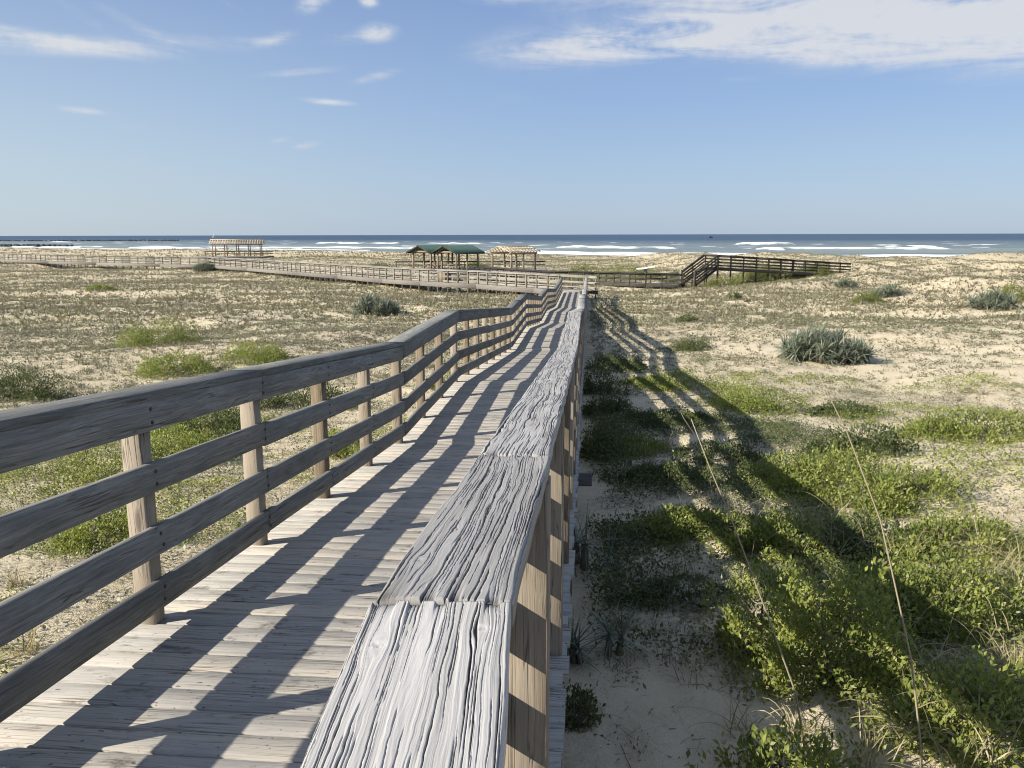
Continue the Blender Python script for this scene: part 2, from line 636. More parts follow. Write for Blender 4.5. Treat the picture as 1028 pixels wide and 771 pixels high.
def ycoast(x):
    xs = [-3000, -600, -214, -52, 28, 95, 140, 400, 3000]
    ys = [1500, 700, 450, 372, 282, 246, 232, 190, 60]
    return np.interp(x, xs, ys) if np.isscalar(x) else np.mean([np.interp(x + d, xs, ys) for d in (-30, -15, 0, 15, 30)], axis=0)


def gz(x, y):
    x, y = np.broadcast_arrays(np.asarray(x, float), np.asarray(y, float))
    base = np.interp(y, [-30, 0, 3, 6, 10, 15, 25, 36, 55, 62, 100, 150, 200, 300], [-2.0, -2.15, -2.3, -2.6, -2.95, -3.2, -3.62, -4.0, -4.55, -4.75, -4.85, -5.15, -5.6, -6.3])
    u = x * RGTM[0] + y * RGTM[1]
    s = x * DIRM[0] + y * DIRM[1]
    near = sstep(.2, 3.0, np.abs(u + 1.0) - 1.0)
    near = np.where(s > 63, 1, near)
    h = base + near * ((fbm(x / 9, y / 9, 3, 3) - .5) * (.55 + .5 * sstep(4, 8, np.abs(u + 1)))) + (fbm(x / 1.7, y / 1.7, 5, 3) - .5) * .16 * sstep(0, 1.2, np.abs(u + 1) - .8 + 0 * s) + (fbm(x / .45, y / .45, 8, 2) - .5) * .05
    h = h + 1.05 * np.exp(-((x - 28.5) / 9) ** 2 - ((y - 83) / 6.5) ** 2)
    # dunes to the right and before the beach
    o = y - ycoast(x)
    h = h + sstep(14, 34, x) * sstep(40, 62, y) * sstep(-60, -110, o) * (.25 + 3.6 * np.clip(fbm(x / 13 + 3, y / 10, 21, 4) - .38, 0, 1))
    h = h + sstep(108, 135, y) * sstep(-55, -80, o) * sstep(60, 20, x) * (1.1 * np.clip(fbm(x / 22, y / 14, 31, 4) - .38, 0, 1))
    lft = sstep(-12, -30, x) * (1 - .75 * np.exp(-((x + 38) / 14) ** 2))
    h = h + lft * sstep(-200, -150, o) * sstep(-75, -115, o) * sstep(120, 150, y) * (.25 + 2.2 * np.clip(fbm(x / 16, y / 22, 35, 4) - .3, 0, 1))
    bch = sstep(-70, 0, o)
    h = h * (1 - bch) + bch * -7.05
    h = np.where(o > 0, np.maximum(-7.05 - o * .06, -11), h)
    return h


def vegd(x, y):
    """0..1 cover of dry growth and litter"""
    u = x * RGTM[0] + y * RGTM[1]
    n = .5 * fbm(x / 5.5, y / 5.5, 41, 3) + .5 * fbm(x / 1.1, y / 1.1, 45, 3)
    bias = np.where(u < -1, .05, .0) + .06 * sstep(14, 30, y) - .07 * sstep(10, 3, y)
    bias = bias + np.where((u > 1.8) & (y > 8) & (y < 26), -.05, 0)
    bias = bias - .3 * np.exp(-(((x - .95) / .6) ** 2 + ((y - 3.2) / 2.0) ** 2))
    o = y - ycoast(x)
    v = sstep(.40, .60, n + bias) * sstep(-12, -40, o)
    v = np.where((y > 125) & (x < -20), np.clip(v + .25, 0, 1) * sstep(-60, -95, o), v)
    v = np.where((x > 17) & (y > 52), np.clip(v + .48 * sstep(-12, -40, o), 0, 1), v)
    v = np.where((y > 75) & (x > -20), np.clip(v + .35 * sstep(-12, -40, o), 0, 1), v)
    return v


def grid_lines(segs):
    out = [segs[0][0]]
    for a, b, st in segs:
        n = max(1, int(round((b - a) / st)))
        out.extend(list(np.linspace(a, b, n + 1)[1:]))
    return np.array(out)


def grid_mesh(name, X, Y, Z, mat, attrs, smooth=True):
    ny, nx = X.shape
    idx = np.arange(nx * ny).reshape(ny, nx)
    F = np.stack([idx[:-1, :-1], idx[:-1, 1:], idx[1:, 1:], idx[1:, :-1]], -1).reshape(-1, 4)
    return raw_mesh(name, np.column_stack([X.ravel(), Y.ravel(), Z.ravel()]), F.ravel(), np.full(len(F), 4), mat, None, attrs, smooth)


gx = grid_lines([(-3000, -300, 120), (-300, -80, 6), (-80, -25, 1.2), (-25, -8, .35), (-8, -.5, .2), (-.5, 5, .055), (5, 9, .12), (9, 25, .3), (25, 80, .9), (80, 300, 5), (300, 3000, 120)])
gy = grid_lines([(-60, -5, 4), (-5, 1.5, .4), (1.5, 8, .06), (8, 14, .13), (14, 30, .25), (30, 70, .5), (70, 140, 1.1), (140, 500, 4), (500, 1600, 40)])
GX, GY = np.meshgrid(gx, gy)
GZ = gz(GX, GY)
# foot-worn hollows in the sand path
GZ = GZ + ((fbm(GX / .17, GY / .2, 61, 2) - .5) * .075) * sstep(9, 6, GY) * sstep(-.6, 0, GX)
ground = grid_mesh('ground', GX, GY, GZ, M['sand'], {'veg': vegd(GX, GY).ravel()})
tag(ground, kind='structure')

# ------------------------------------------------------------------ sea
sx = grid_lines([(-40000, -4000, 6000), (-4000, -700, 150), (-700, -320, 12), (-320, 320, 2.2), (320, 700, 12), (700, 4000, 150), (4000, 40000, 6000)])
so = grid_lines([(-14, 60, .9), (60, 420, 1.6), (420, 900, 12), (900, 3000, 150), (3000, 60000, 6000)])
SX, SO = np.meshgrid(sx, so)
SY = np.array([ycoast(sx)]).repeat(len(so), 0) + SO
wv = np.zeros_like(SX)
foam = np.zeros_like(SX)
wob = (fbm(SX / 60, SO * 0 + 2, 71, 2) - .5) * 14


def breaker(o0, hgt, wid, cover, seed, scale, tail):
    global wv, foam
    d = SO - (o0 + (fbm(SX / scale, SX * 0 + seed, 72 + seed, 3) - .5) * 26)
    on = sstep(cover, cover + .07, fbm(SX / scale + 50 * seed, SX * 0 + 9.3, 80 + seed, 2))
    wv = wv + hgt * (.35 + .65 * on) * np.exp(-(d / wid) ** 2) * (.75 + .5 * vn(SX / 7, SO / 30, 90 + seed))
    f = on * (np.where(d < 0, np.exp(-(d / tail) ** 2), np.exp(-(d / (wid * .7)) ** 2)))
    foam = np.maximum(foam, f * (.25 + .9 * fbm(SX / 9, SO / 4, 95 + seed, 2)))


breaker(4, .3, 3, .22, 1, 50, 5)
breaker(20, .7, 3.5, .38, 2, 40, 8)
breaker(36, .7, 3.5, .5, 8, 45, 6)
breaker(60, .8, 4, .56, 3, 55, 6)
breaker(150, 1.2, 5, .68, 5, 45, 6)
breaker(240, 1.3, 6, .66, 6, 35, 6)
# named breakers seen in the picture: (px, o, half length, height)
for (bx, bo, hl, hh_) in ((150, 265, 17, 2.3), (148, 130, 40, 1.3), (245, 120, 22, 1.2), (50, 130, 28, 1.3), (420, 0, 1, 0)):
    d = SO - (bo + 4 * np.sin(SX / 9))
    on = sstep(hl + 4, hl - 6, np.abs(SX - bx))
    wv = wv + hh_ * on * np.exp(-(d / 5) ** 2)
    foam = np.maximum(foam, on * np.where(d < 0, np.exp(-(d / 5) ** 2), np.exp(-(d / 4) ** 2)) * (.35 + .8 * vn(SX / 6, SO / 5, 99)))
foam = np.maximum(foam, sstep(.80, .86, fbm(SX / 16, SO / 9, 120, 2)) * sstep(60, 120, SO) * sstep(800, 420, SO))
wv = wv * sstep(-14, 2, SO) + (fbm(SX / 18, SO / 7, 130, 3) - .5) * .5 * sstep(0, 40, SO) * sstep(900, 400, SO)
sea = grid_mesh('sea', SX, SY, SEA_Z + wv, M['sea'], {'foam': foam.ravel(), 'off': (np.clip(SO, 0, 1500) / 1500).ravel() ** .5})
tag(sea, kind='structure')


# ------------------------------------------------------------------ pixel to ground helper (used for surveying positions)
def ray(px, py):
    return CAMQ @ Vector(((px - 514) / FPX, (385.5 - py) / FPX, -1))


def at(px, py):
    v = ray(px, py)
    t = np.geomspace(1.2, 400, 3000)
    zz = v.z * t - gz(v.x * t, v.y * t)
    i = int(np.argmax(zz < 0))
    return v.x * t[i], v.y * t[i], float(gz(v.x * t[i], v.y * t[i]))


def at_d(px, d, z=0.0):
    return np.array(((px - 514) / FPX * d, d, z))


# ------------------------------------------------------------------ boardwalk builder
class Path:
    def __init__(s, pts):
        s.p = np.array(pts, float)
        d = np.diff(s.p[:, :2], axis=0)
        L = np.hypot(d[:, 0], d[:, 1])
        s.s = np.concatenate(([0], np.cumsum(L)))
        dd = d / L[:, None]
        nr = np.column_stack([dd[:, 1], -dd[:, 0]])
        vn_ = [nr[0]]
        for i in range(1, len(nr)):
            q = nr[i - 1] + nr[i]
            q = q / np.linalg.norm(q)
            vn_.append(q / max(.5, q @ nr[i]))
        vn_.append(nr[-1])
        s.n = np.array(vn_)
        s.dd = dd

    def at(s, q, u=0, dz=0):
        x = np.interp(q, s.s, s.p[:, 0]) + u * np.interp(q, s.s, s.n[:, 0])
        y = np.interp(q, s.s, s.p[:, 1]) + u * np.interp(q, s.s, s.n[:, 1])
        return np.array((x, y, np.interp(q, s.s, s.p[:, 2]) + dz))

    def dir(s, q):
        i = min(max(int(np.searchsorted(s.s, q, 'right')) - 1, 0), len(s.dd) - 1)
        return np.array((*s.dd[i], 0))


def cuts_between(path, a, b, joints):
    k = [a, b] + [q for q in path.s if a + .05 < q < b - .05]
    for j in joints:
        if a + .3 < j < b - .3 and min(abs(j - q) for q in k) > .7:
            k.append(j)
    return sorted(k)


def railing(path, root, a, b, u_rail, u_post, u_cap, posts, H, top_w, rail_mat, post_mat, cap_mat, post_w=.09, post_d=.09, cap_skip=None, post_drop=None, joint_every=3, cap_w=.184, board=.14, nseg_len=.6):
    """boards on the posts' inner face = part, posts and cap boards = its sub-parts"""
    joints = posts[::joint_every]
    ks = cuts_between(path, a, b, joints)
    mb = MB()
    for i, (h0, h1) in enumerate(H):
        for q0, q1 in zip(ks[:-1], ks[1:]):
            hm = (h0 + h1) / 2 + random.uniform(-.004, .004)
            tl = random.uniform(-.004, .004)
            mb.plank(path.at(q0 + .0045, u_rail, hm - tl), path.at(q1 - .0045, u_rail, hm + tl), .034, h1 - h0, nseg=max(1, int((q1 - q0) / nseg_len)), jit=.0012)
    rl = mb.build('railing', rail_mat, root)
    for q0, q1 in zip(ks[:-1], ks[1:]):
        if cap_skip and cap_skip(q0, q1):
            continue
        c = MB()
        c.plank(path.at(q0 + .0045, u_cap, H[-1][1] + .020), path.at(q1 - .0045, u_cap, H[-1][1] + .020), cap_w, .038, ch=.004, nseg=max(1, int((q1 - q0) / nseg_len)), jit=.0015)
        c.build('cap_board', cap_mat, rl)
    for q in posts:
        p = path.at(q, u_post)
        zg = float(gz(p[0], p[1])) - .15 if post_drop is None else p[2] - post_drop
        pm = MB()
        pm.plank((p[0], p[1], zg), (p[0], p[1], p[2] + H[-1][1] - .002), post_w, post_d, up=path.dir(q), ch=.006)
        pm.build('post', post_mat, rl)
    return rl


def deck(path, root, a, b, u0, u1, mat, w=.14, gap=.008, th=.038, jit=.0):
    mb = MB()
    q = a
    ss = path.s
    while q + w < b:
        p0 = path.at(q + w / 2, u0 + random.uniform(-.012, .012), -th / 2 + random.uniform(-.0025, .0015))
        p1 = path.at(q + w / 2, u1 + random.uniform(-.012, .012), -th / 2 + random.uniform(-.0025, .0015))
        d = path.dir(q + w / 2)
        zs = path.at(q + w, 0)[2] - path.at(q, 0)[2]
        up = np.array((-d[0] * zs / w, -d[1] * zs / w, 1.0))
        mb.plank(p0, p1, w + random.uniform(-.002, .002), th, up=up, ch=.004, nseg=3, jit=.0006)
        q += w + gap
    return mb.build('deck', mat, root)


def stringers(path, root, a, b, us, mat, depth=.19, drop=.042):
    for u in us:
        mb = MB()
        ks = cuts_between(path, a, b, [])
        for q0, q1 in zip(ks[:-1], ks[1:]):
            mb.plank(path.at(q0, u, -drop - depth / 2), path.at(q1, u, -drop - depth / 2), .04, depth, nseg=max(1, int(q1 - q0)))
        mb.build('stringer', mat, root)


# ---- main boardwalk: long ramps and level landings away from the viewer
CAPTOP = 1.045
prof = [(-4, -.475), (1.02, -.475), (8.21, -1.085), (11.87, -1.085), (20.41, -1.79), (25.29, -1.79), (33.2, -2.45), (38.1, -2.45), (48, -3.10), (61.9, -3.10)]
mpath = Path([(*(DIRM * s_), z - CAPTOP) for s_, z in prof])
S0 = 4.0                                   # path parameter of the viewer's own station
mainw = empty('boardwalk', (0, 0, 0))
tag(mainw, 'long weathered timber boardwalk with slatted railings running away downhill in ramps and landings', 'boardwalk')
deck(mpath, mainw, .5, S0 + 61.8, -2.10, -.068, M['deck'])
stringers(mpath, mainw, .5, S0 + 61.5, (-1.98, -1.08, -.12), M['beam'])
HM = [(.075, .205), (.34, .47), (.605, .735), (.870, 1.005)]
postsL = [S0 + 3.33 + 1.22 * k for k in range(-2, 47)]
postsR = [S0 + 1.97 + 1.22 * k for k in range(0, 49)]
HL = [(.078, .206), (.326, .456), (.610, .740), (.882, 1.019)]
railing(mpath, mainw, .5, S0 + 60.3, -1.887, -1.952, -1.958, postsL, HL, .184, M['rail'], M['post'], M['rail'], cap_skip=None)
S_FINE = 11.87


def skipfine(q0, q1):
    return q0 < S0 + S_FINE - .2


rr = railing(mpath, mainw, .5, S0 + 61.8, -.247, -.158, -.189, postsR, HM, .184, M['rail'], M['post'], M['cap'], post_w=.14, post_d=.09, cap_skip=skipfine)
bolt_me = None
lrail = [o for o in mainw.children if o.name.startswith('railing')][0]
for q in postsL[2:7]:
    for (h0, h1) in HL:
        for fz in (.28, .72):
            p = mpath.at(q + random.uniform(-.015, .015), -1.8695, h0 + (h1 - h0) * fz)
            if bolt_me is None:
                mb = MB()
                nrm = np.array((RGTM[0], RGTM[1], 0))
                mb.tube([-nrm * .004, nrm * .0035, nrm * .005], [.0085, .0085, .006], 8)
                bo = mb.build('bolt', simple('rusty_bolt', (.06, .05, .045), .6), lrail)
                bolt_me = bo
            else:
                bo = bolt_me.copy()
                COL.objects.link(bo)
                bo.parent = lrail
            bo.location = p
# cross beams whose ends stick out beside the posts
for k in range(0, 46, 1):
    q = postsR[2 * k + 1] if 2 * k + 1 < len(postsR) else None
    if q is None or q > S0 + 60:
        continue
    mb = MB()
    mb.plank(mpath.at(q + .075, -2.16, -.33), mpath.at(q + .075, .06 if abs(q - S0 - 8.07) < .3 else -.13, -.33), .05, .13)
    mb.build('cross_beam', M['beam'], mainw)


def fine_cap(p0, p1, width, thick, seed, du, dv, knots, rnd, cracks=1.0, yaw_off=0.0):
    """weathered board with real ridges, checks and worn edges"""
    p0, p1 = np.array(p0, float), np.array(p1, float)
    L = np.linalg.norm(p1 - p0)
    a = (p1 - p0) / L
    sd = np.cross(a, (0, 0, 1))
    sd /= np.linalg.norm(sd)
    up = np.cross(sd, a)
    nu = int(width / du) + 1
    nv = int(L / dv) + 1
    u = np.linspace(-width / 2, width / 2, nu)
    v = np.linspace(0, L, nv)
    U, V = np.meshgrid(u, v)
    wu = U + (fbm(V * 1.3, U * 4 + seed, 200 + seed, 3) - .5) * .045 + (fbm(V * 9, U * 30, 201 + seed, 2) - .5) * .004
    fk = 1.0 if seed < 3 else 1.5
    kn = np.zeros_like(U)
    for (ku, kv, kr) in knots:
        dx, dy = (U - ku), (V - kv)
        g = np.exp(-(dx / (2.2 * kr)) ** 2 - (dy / (5 * kr)) ** 2)
        wu = wu - np.sign(dx) * g * kr * .8 * np.minimum(1, np.abs(dx) / kr * 1.5)
        kn = np.maximum(kn, np.exp(-(dx / kr) ** 2 - (dy / (kr * .8)) ** 2))
    wu = wu + (vn(U * 45, V * 1.2, 206 + seed) - .5) * .012
    wu = wu + (vn(V * 70, U * 220, 203 + seed) - .5) * .0011 + (vn(V * 18, U * 90, 204 + seed) - .5) * .002
    grain = vn(wu * 230 * fk, V * 3.5 + 3, 210 + seed)
    grain2 = vn(wu * 480, V * 8, 211 + seed)
    grain3 = vn(wu * 800, V * 25, 213 + seed)
    swell = vn(wu * 40, V * .7, 212 + seed)
    h = .0007 * grain + .0005 * grain2 + .0003 * grain3 + .0010 * (swell - .5)
    dark = np.zeros_like(U)
    for j, (cw, half, fl, thr, dep) in enumerate(((.023, .0016, 1.8, .53, .0075), (.0115, .0010, 3.4, .55, .0040), (.0056, .0007, 7.0, .50, .0018))):
        half = max(half, du * 1.05) * (1 if seed < 3 else 1.25)
        cid = np.floor(wu / cw)
        hs1 = _hash(cid, cid * 0 + j, 300 + seed)
        cen = (cid + .25 + .5 * hs1) * cw
        mk = sstep(thr, thr + .16, vn(cid * 7.31 + j * 3, V * fl + hs1 * 40, 221 + seed + 10 * j))
        wd_ = half * (.35 + .65 * mk) * (.6 + .8 * vn(cid * 3.7, V * 22, 222 + seed + j))
        k = sstep(1.0, .35, np.abs(wu - cen) / wd_) * mk * cracks
        dark = np.maximum(dark, k * (1, .65, .35)[j])
        h = h - dep * k
    h = h - .0025 * kn * vn(U * 300, V * 260, 233 + seed)
    # broken, dark board ends
    endk = np.exp(-np.minimum(V, L - V) / .02) * sstep(.45, .7, vn(U * 60, V * 5, 230 + seed))
    h = h - .006 * endk
    dark = np.maximum(dark, .8 * endk)
    edge = width / 2 - np.abs(U)
    ew = .004 + .006 * vn(V * 5, U * 0 + np.sign(U) * 3, 240 + seed)
    h = h - np.clip(ew - edge, 0, None) ** 2 / ew * .9
    side = (vn(V * 6, np.sign(U) * 7, 241 + seed) - .5) * .007 * sstep(.03, 0, edge)
    gh = np.clip(.44 + .20 * grain + .16 * grain2 + .3 * (swell - .5) + .35 * (fbm(wu * 25, V * 3, 260 + seed, 3) - .5) - 1.2 * dark - .45 * kn * vn(U * 300, V * 200, 234 + seed) + .3 * np.exp(-((kn - .3) / .2) ** 2) * (kn > .02), 0, 1)
    T = p0[None, None] + V[..., None] * a + (U + side)[..., None] * sd + (h - .002)[..., None] * up
    off = seed * 3.1
    bco = np.stack([V + off, wu + off, 0 * U + off], -1)
    nvv = nu * nv
    idx = np.arange(nvv).reshape(nv, nu)
    F = np.stack([idx[:-1, :-1], idx[:-1, 1:], idx[1:, 1:], idx[1:, :-1]], -1).reshape(-1, 4).tolist()
    ring = list(idx[0, :]) + list(idx[1:, -1]) + list(idx[-1, -2::-1]) + list(idx[-2:0:-1, 0])
    TV = T.reshape(-1, 3)
    levels = 3
    Vs, Bs, Gs = [TV], [bco.reshape(-1, 3)], [gh.ravel()]
    Uf, Vf = (U + side).ravel()[ring], V.ravel()[ring]
    prev = np.array(ring)
    n0 = nvv
    F = np.array(F, dtype=np.int64).reshape(-1, 4)
    Fs = [F]
    for lv in range(1, levels + 1):
        dz = -thick * lv / levels
        bot = p0 + Vf[:, None] * a + Uf[:, None] * sd + dz * up
        Vs.append(bot)
        Bs.append(np.column_stack([Vf + off, np.full(len(ring), off + dz * 1.0), Uf + off]))
        Gs.append(np.clip(.3 + .5 * vn(Vf * 2, np.full(len(ring), dz * 150), 250 + seed), 0, 1))
        cur = np.arange(len(ring)) + n0
        Fs.append(np.column_stack([prev, cur, np.roll(cur, -1), np.roll(prev, -1)])[:, ::1])
        prev = cur
        n0 += len(ring)
    F = np.vstack(Fs)
    flat = list(F.ravel()) + list(prev[::-1])
    sizes = [4] * len(F) + [len(prev)]
    VV = np.vstack(Vs)
    return raw_mesh('cap_board', VV, flat, sizes, M['capgrain'], rr, {'bco': np.vstack(Bs), 'gh': np.concatenate(Gs), 'rnd': np.full(len(VV), rnd)}, True)


def capline(q, u=-.189):
    return mpath.at(S0 + q, u, CAPTOP)


J = capline(1.016)
nd = np.array((math.sin(R(1.3)), math.cos(R(1.3)), 0))
fine_cap(J - nd * 2.4, J - nd * .004, .186, .038, 1, .00062, .0035, [(.055, 2.32, .010), (-.062, 2.275, .008), (.01, 1.95, .010)], .72, 1.0)
fine_cap(capline(1.02), capline(2.09), .186, .038, 2, .0008, .004, [(.02, 1.06, .010), (-.06, .16, .008)], .22, 1.0)
fine_cap(capline(2.095), capline(5.15), .186, .038, 3, .0012, .007, [(0, .6, .012), (.03, 1.2, .012), (-.03, 2.2, .012)], .42, .9)
fine_cap(capline(5.155), capline(8.208), .186, .038, 4, .0019, .012, [(0, 1.1, .014), (-.03, 2.3, .014)], .48, .8)
fine_cap(capline(8.213), capline(11.868), .186, .038, 5, .0025, .02, [(.02, 1.5, .014)], .5, .8)

# ---- far boardwalk that turns off to the left
ZL = -4.10
lp = [at_d(p, d, ZL) for p, d in ((592, 61.2), (583, 62.0), (545, 65.0), (487, 70.5), (431, 75), (394, 79), (349, 87), (309, 94.5), (258, 107), (221, 117), (170, 122), (107, 130), (60, 137), (7, 151), (-60, 166))]
lpath = Path(lp)
farw = empty('boardwalk', (0, 0, 0))
tag(farw, 'far pale timber boardwalk on many posts crossing the dunes towards the left', 'boardwalk')
deck(lpath, farw, .1, lpath.s[-1], -.95, .95, M['farrail'], w=.29, gap=.012)
stringers(lpath, farw, .1, lpath.s[-1], (-.9, 0, .9), M['beam'], depth=.24)
HF = [(.06, .20), (.45, .60), (.86, 1.02)]


mbr = MB()
for q0, q1 in zip(lpath.s[:-1], lpath.s[1:]):
    mbr.plank(lpath.at(max(q0, .1), -.975, -.19), lpath.at(q1, -.975, -.19), .04, .36)
mbr.build('rim_board', M['rim'], farw)


def spaced(a, b, s1, brk, s2):
    o, q = [], a
    while q < b:
        o.append(q)
        q += s1 if q < brk else s2
    return o


# with the path heading left, its left-hand side (u<0) is the near one
railing(lpath, farw, 2.3, lpath.s[-1], -.80, -.87, -.86, spaced(2.4, lpath.s[-1], 1.22, 58, 1.9), HF, .18, M['farrail'], M['farpost'], M['farrail'], nseg_len=3, joint_every=3)
railing(lpath, farw, .1, lpath.s[-1], .80, .87, .86, spaced(.3, lpath.s[-1], 1.22, 58, 1.9), HF, .18, M['farrail'], M['farpost'], M['farrail'], nseg_len=3, joint_every=3)

# ---- boardwalk to the beach stairs
ZR = -4.38
rp = [at_d(p, d, ZR) for p, d in ((478, 94), (500, 88), (545, 81), (600, 78), (650, 75.5), (686, 74.2))]
rpath = Path(rp)
stw = empty('boardwalk', (0, 0, 0))
tag(stw, 'low dark timber boardwalk leading from the picnic deck to the foot of the beach stairs', 'boardwalk')
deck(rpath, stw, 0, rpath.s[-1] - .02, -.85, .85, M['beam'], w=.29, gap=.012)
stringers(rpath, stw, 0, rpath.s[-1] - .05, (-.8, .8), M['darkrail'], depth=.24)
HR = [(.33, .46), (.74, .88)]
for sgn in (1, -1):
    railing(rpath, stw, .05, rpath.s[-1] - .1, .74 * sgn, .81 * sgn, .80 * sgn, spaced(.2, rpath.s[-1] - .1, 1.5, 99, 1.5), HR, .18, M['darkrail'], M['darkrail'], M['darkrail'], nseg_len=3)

# ---- beach stairs with their raised walkway
tA, tB, tC = at_d(690, 74.4, ZR), at_d(712, 76.0, -2.92), at_d(845, 83.0, -3.95)
stairs = empty('beach_stairs', (0, 0, 0))
tag(stairs, 'dark timber stairs climbing to a raised railed walkway over the dune at right', 'stairs')
hd = (tB - tA)[:2]
run = np.linalg.norm(hd)
hd = hd / run
sidev = np.array((hd[1], -hd[0]))
nst = 9
mb = MB()
for i in range(nst):
    f = (i + .5) / nst
    c = tA + (tB - tA) * f
    c[2] = tA[2] + (tB[2] - tA[2]) * (i + 1) / nst - .02
    q = np.array((*sidev, 0)) * .85
    mb.plank(c - q, c + q, run / nst + .04, .04)
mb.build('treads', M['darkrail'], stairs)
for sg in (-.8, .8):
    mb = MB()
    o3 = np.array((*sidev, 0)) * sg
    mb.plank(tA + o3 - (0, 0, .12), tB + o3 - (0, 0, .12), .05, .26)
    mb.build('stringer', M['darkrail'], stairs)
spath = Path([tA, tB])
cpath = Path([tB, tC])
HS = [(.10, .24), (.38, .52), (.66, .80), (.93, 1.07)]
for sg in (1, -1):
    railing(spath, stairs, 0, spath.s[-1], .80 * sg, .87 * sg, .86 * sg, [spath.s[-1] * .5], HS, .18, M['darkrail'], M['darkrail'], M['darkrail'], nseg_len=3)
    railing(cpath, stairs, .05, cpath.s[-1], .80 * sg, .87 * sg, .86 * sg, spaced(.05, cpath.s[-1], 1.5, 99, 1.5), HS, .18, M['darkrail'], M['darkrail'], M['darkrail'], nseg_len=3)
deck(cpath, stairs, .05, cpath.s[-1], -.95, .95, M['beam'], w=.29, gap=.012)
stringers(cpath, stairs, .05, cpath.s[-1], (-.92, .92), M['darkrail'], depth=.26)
mb = MB()
for sg, mt in ((-.86, 'farpost'), (.86, 'darkrail')):
    mb = MB()
    p = tA + np.array((*sidev, 0)) * sg - np.array((*hd, 0)) * .08
    mb.plank((p[0], p[1], gz(p[0], p[1]) - .1), (p[0], p[1], ZR + 1.25), .15, .15, up=(*hd, 0))
    mb.build('newel_post', M[mt], stairs)


# ------------------------------------------------------------------ picnic deck, pavilions, pergolas
def rect_deck(name, label, cat, corners, z, mat):
    root = empty(name, (0, 0, 0))
    tag(root, label, cat)
    (x0, y0), (x1, y1) = corners
    p = Path([(x0, (y0 + y1) / 2, z), (x1, (y0 + y1) / 2, z)])
    h = (y1 - y0) / 2
    deck(p, root, 0, x1 - x0, -h, h, mat, w=.29, gap=.012)
    stringers(p, root, 0, x1 - x0, (-h + .1, 0, h - .1), M['beam'], depth=.24)
    railing(p, root, .1, x1 - x0 - .1, -h + .1, -h + .02, -h + .05, spaced(.3, x1 - x0 - .1, 1.8, 999, 1.8), HR, .18, M['darkrail'], M['darkrail'], M['darkrail'], nseg_len=3)
    return root


ZP = -4.3
pdeck = rect_deck('picnic_deck', 'low timber platform carrying the green roofed shelters and the middle pergola', 'deck', ((-15.5, 95.5), (4.5, 110)), ZP, M['farrail'])


def pavilion(name, loc, rz, W2, L2, post_h, rise, over, solid, nposts=3):
    """gable roof along local X; origin on the floor centre"""
    root = empty(name, loc, rz)
    pm = M['pavpost']
    for sy in (-1, 1):
        for k in range(nposts):
            x = -L2 + .25 + (2 * L2 - .5) * k / (nposts - 1)
            mb = MB()
            mb.plank((x, sy * (W2 - .25), 0), (x, sy * (W2 - .25), post_h), .17, .17, up=(1, 0, 0))
            mb.build('post', pm, root)
        mb = MB()
        mb.plank((-L2, sy * (W2 - .25), post_h + .11), (L2, sy * (W2 - .25), post_h + .11), .12, .22)
        mb.build('beam', pm, root)
    e = W2 + over
    zt = post_h + .24
    sl = rise / W2
    ze = zt - sl * over
    zr = zt + rise
    if solid:
        for sx in (-1, 0, 1):
            mb = MB()
            for sy in (-1, 1):
                mb.plank((sx * L2 * .93, sy * (W2 - .1), zt - .10), (sx * L2 * .93, 0, zr - .12), .06, .15)
            mb.plank((sx * L2 * .93, -W2 + .3, zt - .05), (sx * L2 * .93, W2 - .3, zt - .05), .09, .18)
            mb.build('truss', pm, root)
        mb = MB()
        for sy in (-1, 1):
            q = L2 + over
            n = 16
            for k in range(n):                     # roof sheets with standing seams
                xa, xb = -q + 2 * q * k / n, -q + 2 * q * (k + 1) / n - .015
                mb.plank(((xa + xb) / 2, sy * e, ze), ((xa + xb) / 2, sy * .01, zr), xb - xa, .05, ch=.004, rnd=.5)
        rf = mb.build('roof', M['roof'], root)
        mb = MB()
        for sx in (-1, 1):
            for sy in (-1, 1):
                mb.plank((sx * (q + .02), sy * (e + .02), ze - .06), (sx * (q + .02), 0, zr - .06), .04, .2)
        for sy in (-1, 1):
            mb.plank((-q, sy * (e + .03), ze - .08), (q, sy * (e + .03), ze - .08), .04, .18)
        mb.build('fascia', M['fascia'], rf)
    else:
        mb = MB()
        mb.plank((-L2 - .3, 0, zr), (L2 + .3, 0, zr), .06, .2)
        mb.build('ridge_beam', M['trellis'], root)
        mb = MB()
        n = int(2 * (L2 + .2) / .42)
        for k in range(n + 1):
            x = -L2 - .2 + 2 * (L2 + .2) * k / n
            for sy in (-1, 1):
                mb.plank((x, sy * e, ze + .05), (x, sy * .02, zr + .05), .16, .07, rnd=random.random())
        for sy in (-1, 1):
            for f in (.12, .5, .86):
                mb.plank((-L2 - .3, sy * e * (1 - f), ze + (zr - ze) * f + .13), (L2 + .3, sy * e * (1 - f), ze + (zr - ze) * f + .13), .1, .06, rnd=.9)
        mb.build('slat_roof', M['trellis'], root)
    return root


pv1 = pavilion('picnic_pavilion', (-6.65, 103.0, ZP), R(45), 2.0, 2.0, 2.06, .72, .35, True)
tag(pv1, 'open picnic shelter with green gable roof, the right one of the pair', 'pavilion', 'green roofed picnic shelters')


def copy_tree(o, parent=None):
    c = o.copy()
    COL.objects.link(c)
    if parent:
        c.parent = parent
    for ch in list(o.children):
        copy_tree(ch, c)
    return c


